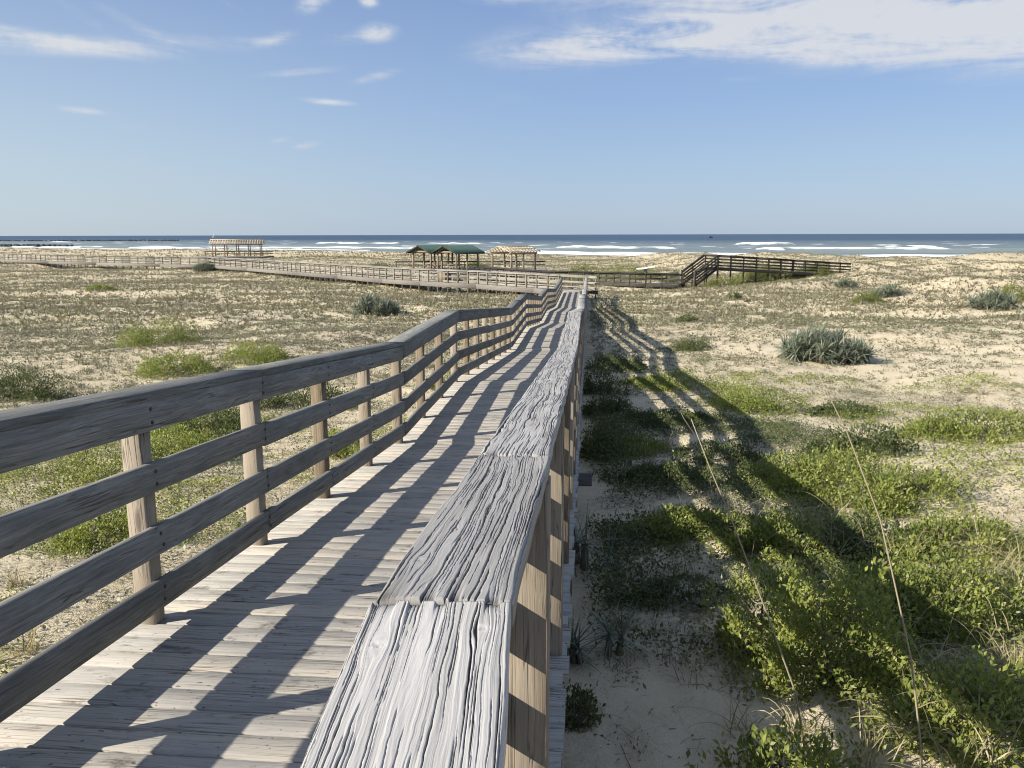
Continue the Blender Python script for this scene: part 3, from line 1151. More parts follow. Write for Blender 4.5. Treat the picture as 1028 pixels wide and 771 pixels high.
pv2 = copy_tree(pv1)
pv2.location = (-10.0, 106.0, ZP)
pv2['label'] = 'open picnic shelter with green gable roof, the left one partly behind its twin'
pg1 = pavilion('pergola', (.25, 99.5, ZP), R(40), 2.0, 2.1, 2.06, .6, .3, False)
tag(pg1, 'timber pergola with sunlit open slat roof right of the green shelters', 'pergola', 'slat roofed pergolas')
pg2 = pavilion('pergola', (-49.4, 151, -3.75), R(12), 2.0, 4.3, 2.05, .68, .3, False, 5)
tag(pg2, 'long timber pergola with open slat roof standing alone at far left', 'pergola', 'slat roofed pergolas')
rd2 = rect_deck('pergola_deck', 'low timber platform under the lone pergola at far left', 'deck', ((-57, 148), (-44, 155)), -3.75, M['farrail'])


def picnic_table(loc, rz, label):
    root = empty('picnic_table', loc, rz)
    tag(root, label, 'table', 'picnic tables under the shelters')
    mb = MB()
    for k in range(5):
        mb.plank((-.9, -.32 + .16 * k, .75), (.9, -.32 + .16 * k, .75), .14, .04)
    mb.build('tabletop', M['cap'], root)
    for sy in (-1, 1):
        mb = MB()
        mb.plank((-.9, sy * .72, .45), (.9, sy * .72, .45), .26, .04)
        mb.build('bench', M['cap'], root)
    for sx in (-1, 1):
        mb = MB()
        mb.plank((sx * .6, -.6, .0), (sx * .6, -.2, .73), .05, .1)
        mb.plank((sx * .6, .6, .0), (sx * .6, .2, .73), .05, .1)
        mb.plank((sx * .6, -.8, .4), (sx * .6, .8, .4), .04, .1)
        mb.build('leg_frame', M['pavpost'], root)
    return root


picnic_table((-6.9, 102.6, ZP), R(30), 'timber picnic table under the right green shelter')
picnic_table((-9.9, 105.6, ZP), R(50), 'timber picnic table under the left green shelter')
picnic_table((.2, 99.6, ZP), R(20), 'timber picnic table under the middle pergola')

# timber litter bin by the far railing
bn = at_d(447, 73.1, ZL)
bin_o = empty('litter_bin', bn, R(-35))
tag(bin_o, 'square grey timber litter bin against the far boardwalk railing', 'bin')
mb = MB()
for k in range(6):
    for (fx, fy) in ((1, 0), (0, 1)):
        for sgn in (-1, 1):
            o_ = -.36 + .144 * k
            if fx:
                mb.plank((o_, sgn * .43, 0), (o_, sgn * .43, .92), .135, .03, up=(0, 1, 0))
            else:
                mb.plank((sgn * .43, o_, 0), (sgn * .43, o_, .92), .03, .135, up=(0, 1, 0))
mb.build('slatted_body', M['farpost'], bin_o)
mb = MB()
mb.box((0, 0, .96), (1.0, 1.0, .05))
mb.box((0, 0, 1.01), (.5, .5, .05))
mb.build('lid', M['cap'], bin_o)


# ------------------------------------------------------------------ person with a board
def skin_body(name, pts, edges, radii, mat, parent=None, root=0, sub=2):
    me = bpy.data.meshes.new(name)
    me.from_pydata([Vector(p) for p in pts], edges, [])
    o = bpy.data.objects.new(name, me)
    COL.objects.link(o)
    if parent:
        o.parent = parent
    me.materials.append(mat)
    sk = o.modifiers.new('skin', 'SKIN')
    lay = me.skin_vertices[0].data if me.skin_vertices else None
    if lay is None:
        bm_layer = me.attributes
        import bmesh
        bm = bmesh.new()
        bm.from_mesh(me)
        bm.verts.layers.skin.verify()
        bm.to_mesh(me)
        bm.free()
        lay = me.skin_vertices[0].data
    for i, r in enumerate(radii):
        lay[i].radius = r if isinstance(r, tuple) else (r, r)
        lay[i].use_root = (i == root)
    sk.use_smooth_shade = True
    ss = o.modifiers.new('sub', 'SUBSURF')
    ss.levels = ss.render_levels = sub
    return o


M['skin'] = simple('tanned_skin', (.34, .19, .12), .6)
M['shirt'] = simple('blue_shirt', (.18, .27, .42), .85)
M['shorts'] = simple('dark_shorts', (.05, .055, .07), .85)
M['hair'] = simple('dark_hair', (.02, .016, .012), .7)
M['board'] = simple('white_surfboard', (.8, .8, .78), .35, .03)
pp = rpath.at(np.interp(at_d(647, 76)[0], [q[0] for q in rp], rpath.s), .15)
person = empty('person', pp, math.atan2(rpath.dir(15)[1], rpath.dir(15)[0]))
tag(person, 'person in a blue shirt and dark shorts carrying a white surfboard on the low boardwalk', 'person')
J_ = [(0, 0, .93), (0, 0, 1.1), (0, 0, 1.3), (0, 0, 1.45), (.02, 0, 1.54), (.03, 0, 1.62), (.03, 0, 1.72),      # 0-6
      (0, -.19, 1.41), (.10, -.27, 1.20), (.28, -.25, 1.33), (.36, -.22, 1.40),                                   # 7-10 right arm
      (0, .19, 1.41), (.02, .26, 1.18), (.16, .28, 1.36), (.22, .27, 1.44),                                       # 11-14 left arm
      (.02, -.10, .90), (.16, -.10, .50), (.10, -.10, .08), (.24, -.10, .04),                                     # 15-18
      (-.02, .10, .90), (-.06, .10, .50), (-.26, .10, .10), (-.14, .10, .04)]                                     # 19-22
E_ = [(0, 1), (1, 2), (2, 3), (3, 4), (4, 5), (5, 6), (3, 7), (7, 8), (8, 9), (9, 10), (3, 11), (11, 12), (12, 13), (13, 14), (0, 15), (15, 16), (16, 17), (17, 18), (0, 19), (19, 20), (20, 21), (21, 22)]
RD = [.13, .12, .135, .10, .05, .085, .075, .06, .045, .038, .035, .06, .045, .038, .035, .085, .055, .04, .035, .085, .055, .04, .035]
skin_body('body', J_, E_, RD, M['skin'], person)
skin_body('shirt', [(0, 0, .95), (0, 0, 1.1), (0, 0, 1.3), (0, 0, 1.44), (0, -.19, 1.41), (.08, -.255, 1.25), (0, .19, 1.41), (.02, .25, 1.22)], [(0, 1), (1, 2), (2, 3), (3, 4), (4, 5), (3, 6), (6, 7)], [.15, .145, .155, .115, .085, .07, .085, .07], M['shirt'], person)
skin_body('shorts', [(0, 0, .96), (.02, -.10, .88), (.12, -.10, .60), (-.02, .10, .88), (-.05, .10, .60)], [(0, 1), (1, 2), (0, 3), (3, 4)], [.15, .115, .09, .115, .09], M['shorts'], person)
skin_body('hair', [(.0, 0, 1.68), (-.01, 0, 1.76), (.02, 0, 1.78)], [(0, 1), (1, 2)], [.10, .095, .07], M['hair'], person, sub=1)
# surfboard
n = 24
bv, bf = [], []
for i in range(n + 1):
    t = i / n
    w = .26 * math.sin(math.pi * min(1, t ** .8)) ** .55 if 0 < t < 1 else .01
    x = (t - .5) * 1.95
    zc = .05 * (2 * t - 1) ** 2
    for (a, b) in ((-1, 0), (-.6, .028), (0, .034), (.6, .028), (1, 0), (.6, -.028), (0, -.034), (-.6, -.028)):
        bv.append((x, a * w, zc + b * min(1, w / .1)))
for i in range(n):
    for j in range(8):
        k = (j + 1) % 8
        bf.append((i * 8 + j, (i + 1) * 8 + j, (i + 1) * 8 + k, i * 8 + k))
bf.append(tuple(range(8)))
bf.append(tuple(n * 8 + j for j in range(7, -1, -1)))
mb = MB()
mb.add(bv, bf)
sb = mb.build('surfboard', M['board'], None, True)
tag(sb, 'white surfboard carried at shoulder height by the person in blue', 'surfboard')
th = person.rotation_euler[2]
sb.location = pp + np.array((.16 * math.cos(th) + .26 * math.sin(th), .16 * math.sin(th) - .26 * math.cos(th), 1.40))
sb.rotation_euler = (R(14), R(-9), th)

# ------------------------------------------------------------------ sea things
M['hull'] = simple('dark_hull', (.03, .03, .035), .6)
M['sail'] = simple('white_sail', (.8, .8, .78), .8, .03)


def hull(mb, L, B, H):
    V, F = [], []
    n = 10
    for i in range(n + 1):
        t = i / n
        w = B / 2 * (1 - max(0, (t - .45) / .55) ** 2.2) * (.82 + .18 * min(1, t * 4))
        w = max(w, .03)
        sh = H * (.85 + .35 * max(0, t - .4) ** 1.5)
        x = (t - .5) * L
        for (a, z) in ((-1, sh), (-.8, .25 * H), (-.25, -.2 * H), (.25, -.2 * H), (.8, .25 * H), (1, sh)):
            V.append((x, a * w, z))
    for i in range(n):
        for j in range(6):
            k = (j + 1) % 6
            F.append((i * 6 + j, (i + 1) * 6 + j, (i + 1) * 6 + k, i * 6 + k))
    F.append(tuple(range(6)))
    F.append(tuple(n * 6 + j for j in range(5, -1, -1)))
    mb.add(V, F)


bd = 1500
fb = empty('fishing_boat', ((711 - 514) / FPX * bd, bd, SEA_Z), R(10))
tag(fb, 'tiny dark fishing boat with masts on the horizon', 'boat')
mb = MB(); hull(mb, 9, 2.8, 1.3); mb.build('hull', M['hull'], fb)
mb = MB(); mb.box((-.8, 0, 2.1), (2.6, 1.8, 1.8)); mb.box((-.8, 0, 3.05), (3.0, 2.1, .15)); mb.build('cabin', M['hull'], fb)
for x in (-1.2, 2.2):
    mb = MB(); mb.tube([(x, 0, 1), (x, 0, 6.3)], [.16, .10]); mb.build('mast', M['hull'], fb)
sd_ = 2600
sbo = empty('sailboat', ((220 - 514) / FPX * sd_, sd_, SEA_Z), R(25))
tag(sbo, 'tiny white sailboat on the horizon above the far left pergola', 'boat')
mb = MB(); hull(mb, 11, 3.2, 1.3); mb.build('hull', M['sail'], sbo)
mb = MB(); mb.tube([(.6, 0, 1), (.6, 0, 15)], [.1, .06]); mb.build('mast', M['sail'], sbo)
mb = MB()
mb.add([(.4, .03, 2.2), (-4.6, .5, 2.2), (.4, .03, 14.6), (.4, -.03, 2.2), (-4.6, .44, 2.2), (.4, -.03, 14.6)], [(0, 1, 2), (5, 4, 3), (0, 3, 4, 1), (1, 4, 5, 2), (2, 5, 3, 0)])
mb.build('mainsail', M['sail'], sbo)


def rocks(name, label, cat, p0, p1, n, size, zc):
    mb = MB()
    p0, p1 = np.array(p0, float), np.array(p1, float)
    for i in range(n):
        t = random.random()
        c = p0 + (p1 - p0) * t + np.array((random.gauss(0, size), random.gauss(0, size), 0))
        r = size * random.uniform(.6, 1.3)
        V = []
        for (a, b) in ((0, -1), (0, 0), (1, 0), (2, 0), (3, 0), (4, 0), (0, 1)):
            pass
        th0 = random.random() * 6
        for lv, (zz, rr_) in enumerate(((-.7, .8), (.1, 1.0), (.75, .55))):
            for k in range(6):
                th_ = th0 + k * math.pi / 3 + .3 * lv
                q = r * rr_ * random.uniform(.8, 1.15)
                V.append((c[0] + q * math.cos(th_), c[1] + q * math.sin(th_), zc + zz * r * random.uniform(.8, 1.1)))
        F = [tuple(range(5, -1, -1)), tuple(12 + k for k in range(6))]
        for lv in range(2):
            for k in range(6):
                j = (k + 1) % 6
                F.append((lv * 6 + k, lv * 6 + j, lv * 6 + 6 + j, lv * 6 + 6 + k))
        mb.add(V, F)
    o = mb.build(name, M['rock'])
    tag(o, label, cat)
    return o


rocks('rock_jetty', 'long dark line of rocks far out in the sea at left', 'jetty', (-840, 1150, 0), (-430, 1090, 0), 260, 1.6, SEA_Z + .4)
rocks('rock_groyne', 'short dark rock groyne at the waterline at far left', 'groyne', (-385, 585, 0), (-272, 520, 0), 120, 1.3, SEA_Z + .6)


# ------------------------------------------------------------------ vegetation
def unit(v):
    return v / (np.linalg.norm(v, axis=-1, keepdims=True) + 1e-9)


def leaf_arrays(C, A, Nn, L, Wd):
    """diamond leaves folded along the rib"""
    sd = unit(np.cross(A, Nn))
    nn = np.cross(sd, A)
    b = C
    t = C + A * L[:, None]
    mdl = C + A * (L * .5)[:, None] + nn * (Wd * .22)[:, None]
    l = mdl + sd * (Wd * .5)[:, None]
    r = mdl - sd * (Wd * .5)[:, None]
    return np.stack([b, r, t, l], 1)


def quad_mesh(name, Q, rnd, mat, parent=None):
    n = len(Q)
    k = Q.shape[1]
    return raw_mesh(name, Q.reshape(-1, 3), np.arange(n * k), np.full(n, k), mat, parent, {'rnd': np.repeat(rnd, k)})


def blade_arrays(B, D, L, Wd, droop, seg=3, r=None):
    """curved tapering blades; returns quads"""
    r = r or rng
    n = len(B)
    sd = unit(np.cross(D, np.array((0, 0, 1.0))) + r.normal(0, .25, (n, 3)))
    rows = []
    for i in range(seg + 1):
        t = i / seg
        p = B + D * (L * t)[:, None] + np.array((0, 0, -1.0)) * (droop * L * t * t)[:, None]
        w = (Wd * (1 - .88 * t ** 1.4))[:, None] * .5
        rows.append((p - sd * w, p + sd * w))
    Q = []
    for i in range(seg):
        Q.append(np.stack([rows[i][0], rows[i][1], rows[i + 1][1], rows[i + 1][0]], 1))
    return np.concatenate(Q, 0)


def shrub(name, label, cat, px, py, w, h, kind, leaf=.045, n=None, group=None, flat=1.0, loc=None, depth=None):
    """mounded shrub: stems + many small leaves spread through the crown"""
    x, y, z = at(px, py) if loc is None else loc
    r = np.random.default_rng(int(px * 7 + py * 13 + 5))
    dpt = w * (depth or .8)
    dist = max(2.0, math.hypot(x, y))
    y += dpt * .25
    z = float(gz(x, y))
    k = int(r.integers(5, 9))
    lob = [(0, 0, 1.0, 1.0)]
    for i in range(k):
        a = r.uniform(0, 6.283)
        d = r.uniform(.4, 1.15)
        lob.append((math.cos(a) * d, math.sin(a) * d, r.uniform(.22, .6), r.uniform(.3, .95)))
    if n is None:
        area = w * dpt * .8 + 2 * h * w
        leaf = leaf * .82
        n = int(np.clip(area / (leaf * leaf * .5) * 2.0, 500, 9500))
    ids = r.choice(len(lob), n, p=np.array([q[2] ** 2 for q in lob]) / sum(q[2] ** 2 for q in lob))
    LB = np.array(lob)[ids]
    dv = unit(r.normal(0, 1, (n, 3)))
    dv[:, 2] = np.abs(dv[:, 2])
    rad = r.uniform(.35, 1.0, n) ** .45
    rad *= 1 + .35 * (vn(dv[:, 0] * 3 + ids, dv[:, 1] * 3 + dv[:, 2] * 2, int(px)) - .5) + r.normal(0, .05, n)
    Cx = (LB[:, 0] * (1 - LB[:, 2] * .5) + dv[:, 0] * LB[:, 2] * rad * .75) * w / 2
    Cy = (LB[:, 1] * (1 - LB[:, 2] * .5) + dv[:, 1] * LB[:, 2] * rad * .75) * dpt / 2
    Cz = dv[:, 2] * rad * LB[:, 3] * h
    strag = r.uniform(0, 1, n) < .2
    Cx = np.where(strag, Cx * r.uniform(1.0, 1.8, n), Cx)
    Cy = np.where(strag, Cy * r.uniform(1.0, 1.8, n), Cy)
    Cz = np.where(strag, Cz * .25, Cz)
    zg = gz(x + Cx, y + Cy) - z
    C = np.column_stack([Cx, Cy, Cz + zg + .01])
    gap = fbm(Cx / (w * .13) + 3, Cy / (w * .13) + Cz * 3 / w, int(px) + 3, 2)
    keep = gap > .33
    C, dv2 = C[keep], dv[keep]
    n2 = len(C)
    A = unit(dv2 * .5 + r.normal(0, .55, (n2, 3)) + np.array((0, 0, .55)))
    Nn = unit(r.normal(0, .7, (n2, 3)) + dv2 + np.array((-.5, -.2, .8)))
    L = leaf * r.uniform(.65, 1.35, n2)
    rn = np.clip(.18 + .55 * fbm(C[:, 0] / (w * .2) + 7, C[:, 1] / (w * .2), int(py), 2) + r.normal(0, .17, n2), 0, 1)
    root = empty(name, (x, y, z))
    tag(root, label, cat, group)
    quad_mesh('foliage', leaf_arrays(C, A, Nn, L, L * r.uniform(.36, .56, n2)), rn, M[kind], root)
    if dist < 40:
        mb = MB()
        for i in range(14 if dist < 14 else 7):
            j = int(r.integers(0, n2))
            tip = C[j]
            b0 = np.array((0, 0, -.04))
            md = (b0 + tip) / 2 + r.normal(0, .05 * w, 3) * (1, 1, .3)
            mb.tube([b0, md, tip], [.009, .006, .003], 4)
        mb.build('stems', M['twig'], root)
    return root


def yucca(label, px, py, w, h, nh, leaf=.5, cat='yucca', wd=.045, mat='yucca', loc=None, spread=1.0):
    x, y, z = at(px, py) if loc is None else loc
    r = np.random.default_rng(int(px * 5 + py))
    if loc is None:
        y += w * .3
    z = float(gz(x, y))
    root = empty('yucca_clump' if cat == 'yucca' else 'spiky_plant', (x, y, z))
    tag(root, label, cat)
    B, D, Ls = [], [], []
    hb = MB()
    for i in range(nh):
        a = r.uniform(0, 6.283)
        q = math.sqrt(r.uniform(0, 1)) * .84
        hx, hy = math.cos(a) * q * w / 2, math.sin(a) * q * w / 2 * .9
        hz = max(.03, (h - leaf * .6) * math.sqrt(max(0, 1 - (q / .9) ** 2)) * r.uniform(.45, 1.05))
        g = float(gz(x + hx, y + hy)) - z
        hb.tube([(hx * .85, hy * .85, g - .05), (hx, hy, g + hz)], [.05 * min(1, leaf * 2), .035 * min(1, leaf * 2)], 5)
        m = int(34 * spread)
        ph = r.uniform(0, 6.283, m)
        elv = np.radians(r.uniform(-40, 78, m))
        d = np.column_stack([np.cos(ph) * np.cos(elv), np.sin(ph) * np.cos(elv), np.sin(elv)])
        B.append(np.tile((hx, hy, g + hz), (m, 1)))
        D.append(d)
        Ls.append(leaf * r.uniform(.7, 1.15, m))
    B, D, Ls = np.vstack(B), np.vstack(D), np.concatenate(Ls)
    Q = blade_arrays(B, D, Ls, np.full(len(B), wd), r.uniform(0, .22, len(B)), 2, r)
    rn = np.clip(r.normal(.6, .25, len(B)), 0, 1)
    quad_mesh('leaves', Q, np.tile(rn, 2), M[mat], root)
    hb.build('stems', M['twig'], root)
    return root


yucca('wide blue green yucca clump on bare sand right of the boardwalk shadow', 838, 366, 2.9, 1.0, 95, .46)
yucca('rounded grey green yucca clump alone on the sandy field left of the boardwalk', 375, 317, 2.9, 1.15, 85, .5)
yucca('dark spiky yucca clump in front of the far left boardwalk posts', 203, 273, 3.3, 1.3, 80, .6)
yucca('small dark yucca clump on the dune slope at right edge', 1004, 312, 2.6, 1.1, 45, .6)
yucca('dusty yucca tuft on the right dune below the sandy crest', 893, 299, 2.2, .8, 30, .55)
yucca('dark yucca tuft on the dune just right of the beach walkway', 852, 290, 2.0, .8, 26, .55)
yucca('dry spiky palmetto tuft on shaded sand beside the nearest railing posts', 602, 668, .42, .36, 4, .26, 'palmetto', .014, 'yucca', spread=.8)
yucca('tall thin spiky tuft against the boardwalk edge by the lit sand', 588, 580, .5, .5, 4, .42, 'palmetto', .015, 'yucca', spread=.7)

SHR = [
    # right of the boardwalk, in the sun
    ('bright green low shrub right beside the outer edge of the railing shadow', 690, 391, 2.3, .34, 'leaf_green', .05),
    ('oval green shrub just beyond the first bend of the railing shadow', 768, 414, 2.6, .38, 'leaf_green', .05),
    ('small green mound on pale sand left of the yucca', 697, 352, 1.7, .42, 'leaf_dark', .06),
    ('dark rounded shrub at the edge of the bare sand patch at right', 868, 462, 1.5, .42, 'leaf_dark', .05),
    ('large bright leafy mound touching the railing shadow', 836, 498, 2.0, .5, 'leaf_green', .045),
    ('leafy mound right of the large bright mound, below the bare sand', 925, 512, 1.7, .38, 'leaf_green', .045),
    ('green shrub reaching the right edge above the bare sand patch', 1000, 446, 2.4, .4, 'leaf_green', .055),
    ('broad leafy shrub at the right edge level with the shadow end', 985, 572, 1.5, .34, 'leaf_green', .042),
    ('leafy mound at right with arching straw grass in front', 972, 640, 1.0, .45, 'leaf_green', .04),
    ('bottom shrub with fresh leaves between the two dry stalks', 845, 705, 1.0, .75, 'leaf_green', .038),
    ('shrub at the bottom edge half in railing shadow, beside the left dry stalk', 770, 660, .75, .6, 'leaf_green', .038),
    ('shaded bottom right corner shrub under straw grass', 985, 770, .95, .6, 'leaf_green', .038),
    ('shaded leafy shrub at the bottom edge right of the sand path', 805, 815, .7, .4, 'leaf_green', .04),
    ('leafy shrub in the middle of the bottom right thicket', 900, 650, 1.0, .5, 'leaf_green', .04),
    ('low shrub where the railing shadow meets the thicket', 792, 565, 1.1, .3, 'leaf_green', .04),
    ('olive shrub above the thicket at the end of the railing shadow', 885, 560, 1.2, .25, 'leaf_dark', .04),
    ('thin green shrub beside the big yucca on the near side', 855, 420, 1.6, .22, 'leaf_dark', .05),
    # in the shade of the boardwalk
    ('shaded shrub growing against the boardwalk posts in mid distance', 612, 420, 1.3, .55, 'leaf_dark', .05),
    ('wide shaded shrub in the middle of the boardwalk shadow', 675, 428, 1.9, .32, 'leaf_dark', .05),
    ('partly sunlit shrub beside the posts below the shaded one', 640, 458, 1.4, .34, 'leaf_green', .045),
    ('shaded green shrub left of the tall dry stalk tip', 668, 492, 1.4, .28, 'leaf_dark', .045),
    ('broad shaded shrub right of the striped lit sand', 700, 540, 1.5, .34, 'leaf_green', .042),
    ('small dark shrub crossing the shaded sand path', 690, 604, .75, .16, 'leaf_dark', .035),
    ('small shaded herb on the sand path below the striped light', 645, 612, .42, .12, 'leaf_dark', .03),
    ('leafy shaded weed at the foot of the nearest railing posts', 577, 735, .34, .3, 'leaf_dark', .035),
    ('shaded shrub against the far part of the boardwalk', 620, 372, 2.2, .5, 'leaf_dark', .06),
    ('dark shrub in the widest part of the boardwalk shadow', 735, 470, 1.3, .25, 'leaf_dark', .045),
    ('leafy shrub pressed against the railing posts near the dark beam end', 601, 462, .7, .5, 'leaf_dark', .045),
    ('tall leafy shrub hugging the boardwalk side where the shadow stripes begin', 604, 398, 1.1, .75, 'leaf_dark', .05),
    # far right
    ('green bush on the dune at the right edge', 1021, 303, 2.8, 1.1, 'leaf_far', .10),
    ('low green bush beside the sandy slope at far right', 873, 305, 2.6, .7, 'leaf_far', .09),
    ('wide green thicket beneath the raised beach walkway', 776, 283, 6.5, 1.7, 'leaf_far', .13),
    ('green bush at the end of the raised walkway', 822, 276, 4.0, .9, 'leaf_far', .12),
    ('green bush behind the foot of the beach stairs', 727, 288, 3.6, .9, 'leaf_far', .12),
    ('small dark bush on the grass below the beach stairs', 737, 301, 1.4, .6, 'leaf_dark', .09),
    ('tiny green bush in the grass left of the yucca on right field', 690, 324, 1.3, .35, 'leaf_dark', .07),
    # left of the boardwalk
    ('round green shrub with bare grey twigs on the left field', 158, 347, 2.2, .75, 'leaf_green', .06),
    ('low spreading green shrub below the round twiggy one at left', 168, 378, 2.0, .5, 'leaf_green', .055),
    ('green shrub showing above the left top rail', 248, 366, 2.0, .5, 'leaf_green', .055),
    ('dense dark green shrub at the left edge above the top rail', 12, 404, 1.7, .6, 'leaf_dark', .05),
    ('tiny green shrub far out on the left field', 97, 292, 2.0, .4, 'leaf_green', .08),
    ('bright dense shrub behind the top two left rails at left edge', 40, 500, 2.3, .55, 'leaf_green', .04),
    ('green shrub behind the nearest left post', 165, 470, 1.6, .45, 'leaf_green', .042),
    ('shrub seen between the nearest two left posts', 215, 440, 1.5, .4, 'leaf_dark', .045),
    ('leafy shrub behind the second left post', 300, 412, 1.6, .45, 'leaf_dark', .05),
    ('bright lime shrub beside the deck between the third and fourth left posts', 350, 462, .9, .35, 'leaf_green', .04),
    ('grassy shrub low behind the left rails near the second post', 95, 555, .9, .3, 'leaf_green', .035),
    ('small green shrub behind the left railing in mid distance', 455, 392, 1.2, .4, 'leaf_green', .05),
]
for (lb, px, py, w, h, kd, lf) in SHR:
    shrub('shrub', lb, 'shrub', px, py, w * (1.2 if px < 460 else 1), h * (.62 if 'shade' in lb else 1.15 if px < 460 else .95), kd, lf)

# green mounds beyond the boardwalk to the stairs
for (px, d, w, h, lb) in ((585, 92, 6, 1.9, 'green bush behind the low boardwalk left of centre'), (628, 88, 8, 1.8, 'widest green bush behind the low boardwalk'), (478, 116, 5, 1.4, 'green bush between the shelters and the middle pergola'), (382, 118, 4, 1.3, 'dark bush on the dune left of the green shelters'), (678, 80, 2.2, 1.2, 'small dark bush beside the stair foot')):
    p = at_d(px, d)
    shrub('shrub', lb, 'shrub', px, d, w, h, 'leaf_far' if 'dark' not in lb else 'leaf_dark', .13, loc=(p[0], p[1], 0))


# ---- uncountable ground growth
def scatter(n, rmin, rmax, amin, amax, power=1.0):
    """random points in a fan in front of the viewer, nearer ones denser"""
    a = np.radians(rng.uniform(amin, amax, n))
    d = np.sqrt(rng.uniform(rmin ** 2, rmax ** 2, n)) if power == 'area' else rng.uniform(rmin, rmax, n) if power == 'lin' else rmin * (rmax / rmin) ** (rng.uniform(0, 1, n) ** power)
    return d * np.sin(a), d * np.cos(a), d


def clear_of_walks(x, y, m=.12):
    u = x * RGTM[0] + y * RGTM[1]
    s_ = x * DIRM[0] + y * DIRM[1]
    ok = ~((u > -2.1 - m) & (u < 0.0 + m) & (s_ < 62))
    return ok


def tufts(name, label, n, rmin, rmax, mat, blades, Lr, wr, dfun, elev=(20, 80), power=.85, seg=2):
    x, y, d = scatter(n, rmin, rmax, -42, 42, power)
    keep = clear_of_walks(x, y) & (rng.uniform(0, 1, n) < dfun(x, y))
    x, y, d = x[keep], y[keep], d[keep]
    z = gz(x, y)
    sc = rng.uniform(.6, 1.4, len(x))
    tone = np.clip(.15 + .7 * fbm(x / 4, y / 4, 151, 3) + rng.normal(0, .16, len(x)), 0, 1)
    B = np.repeat(np.column_stack([x, y, z - .01]), blades, 0)
    m = len(B)
    rad = np.repeat(sc, blades)
    dd = np.repeat(d, blades)
    ph = rng.uniform(0, 6.283, m)
    ev = np.radians(rng.uniform(elev[0], elev[1], m))
    D = np.column_stack([np.cos(ph) * np.cos(ev), np.sin(ph) * np.cos(ev), np.sin(ev)])
    B[:, 0] += rng.normal(0, .025, m) * rad
    B[:, 1] += rng.normal(0, .025, m) * rad
    L = rng.uniform(*Lr, m) * rad
    Wd = rng.uniform(*wr, m) * np.clip(dd / 12, .6, 3.2)
    Q = blade_arrays(B, D, L, Wd, rng.uniform(.1, .6, m), seg)
    rn = np.clip(np.repeat(tone, blades) + rng.normal(0, .08, m), 0, 1)
    o = quad_mesh(name, Q, np.tile(rn, seg), M[mat])
    tag(o, label, 'grass', kind='stuff')
    return o


def herbs(name, label, n, rmin, rmax, mat, leaves, Lr, dfun, power=.85, spread=.05, low=.25, cat='ground cover'):
    x, y, d = scatter(n, rmin, rmax, -42, 42, power)
    keep = clear_of_walks(x, y) & (rng.uniform(0, 1, n) < dfun(x, y))
    x, y, d = x[keep], y[keep], d[keep]
    sc = rng.uniform(.6, 1.5, len(x))
    tone = np.clip(.1 + .8 * fbm(x / 2.5, y / 2.5, 171, 3) + rng.normal(0, .16, len(x)), 0, 1)
    m = len(x) * leaves
    rad = np.repeat(sc, leaves)
    dd = np.clip(np.repeat(d, leaves) / 22, .75, 2.6)
    X = np.repeat(x, leaves) + rng.normal(0, spread, m) * rad * dd
    Y = np.repeat(y, leaves) + rng.normal(0, spread, m) * rad * dd
    Z = gz(X, Y) + np.abs(rng.normal(0, spread * .5, m)) * rad
    A = unit(np.column_stack([rng.normal(0, 1, m), rng.normal(0, 1, m), rng.uniform(low - .2, low + .6, m)]))
    Nn = unit(np.column_stack([rng.normal(0, .4, m), rng.normal(0, .4, m), np.ones(m)]))
    L = rng.uniform(*Lr, m) * rad * dd
    rn = np.clip(np.repeat(tone, leaves) + rng.normal(0, .1, m), 0, 1)
    o = quad_mesh(name, leaf_arrays(np.column_stack([X, Y, Z]), A, Nn, L, L * rng.uniform(.4, .6, m)), rn, M[mat])
    tag(o, label, cat, kind='stuff')
    return o


def d_dry(x, y):
    return np.clip(.30 + .70 * vegd(x, y) + .12 * (x < -2), 0, 1) * np.where((x > 2) & (y < 34), .62, 1)


def d_green(x, y):
    """creeping green cover: shaded strip right of the walk, near left and thicket"""
    u = x * RGTM[0] + y * RGTM[1]
    s_ = x * DIRM[0] + y * DIRM[1]
    n = fbm(x / 1.6, y / 1.6, 181, 3)
    a = np.where((u > 0) & (u < 4.2), 1, .0) * sstep(3.8, 5.5, s_) * sstep(18, 11, s_)
    b = np.where(u > 1.5, 1, 0) * sstep(7.5, 5.0, s_)
    c = np.where((u < -2.1) & (u > -7), 1, 0) * sstep(13, 8, s_) * .75
    e = np.where((u > 4) & (u < 13), 1, 0) * sstep(16, 9, s_) * sstep(4, 6, s_) * .55
    path = np.exp(-(((x - .95) / .55) ** 2 + ((y - 3.3) / 1.9) ** 2))
    return np.clip(np.clip(a + b + c + e, 0, 1) * sstep(.36, .54, n + .04) - path, 0, 1)


def fade_in(f, a, b):
    return lambda x, y: f(x, y) * sstep(a, b, np.hypot(x, y))


tufts('dune_grass', 'dry tan and olive dune grass tufts over the sand near and mid', 24000, 4, 54, 'grass', 13, (.08, .2), (.007, .012), fade_in(d_dry, 52, 22), power='area')
tufts('dune_grass', 'dry dune grass of the distant dunes', 105000, 34, 210, 'grass', 6, (.16, .40), (.016, .026), fade_in(d_dry, 34, 54), (25, 85), 'lin')
herbs('dune_herbs', 'small brown and grey green herb clumps speckling the sand', 32000, 4, 54, 'rosette', 18, (.03, .055), fade_in(d_dry, 52, 22), 'area', .075)
tufts('dune_grass', 'olive grass on the outer dunes at left', 30000, 190, 380, 'grass', 5, (.3, .7), (.05, .07), lambda x, y: vegd(x, y) * (x < 10), (25, 85), 'area')
herbs('dune_herbs', 'low grey herbs of the distant dunes', 62000, 34, 210, 'rosette', 7, (.03, .055), fade_in(d_dry, 34, 54), 'lin', .09)


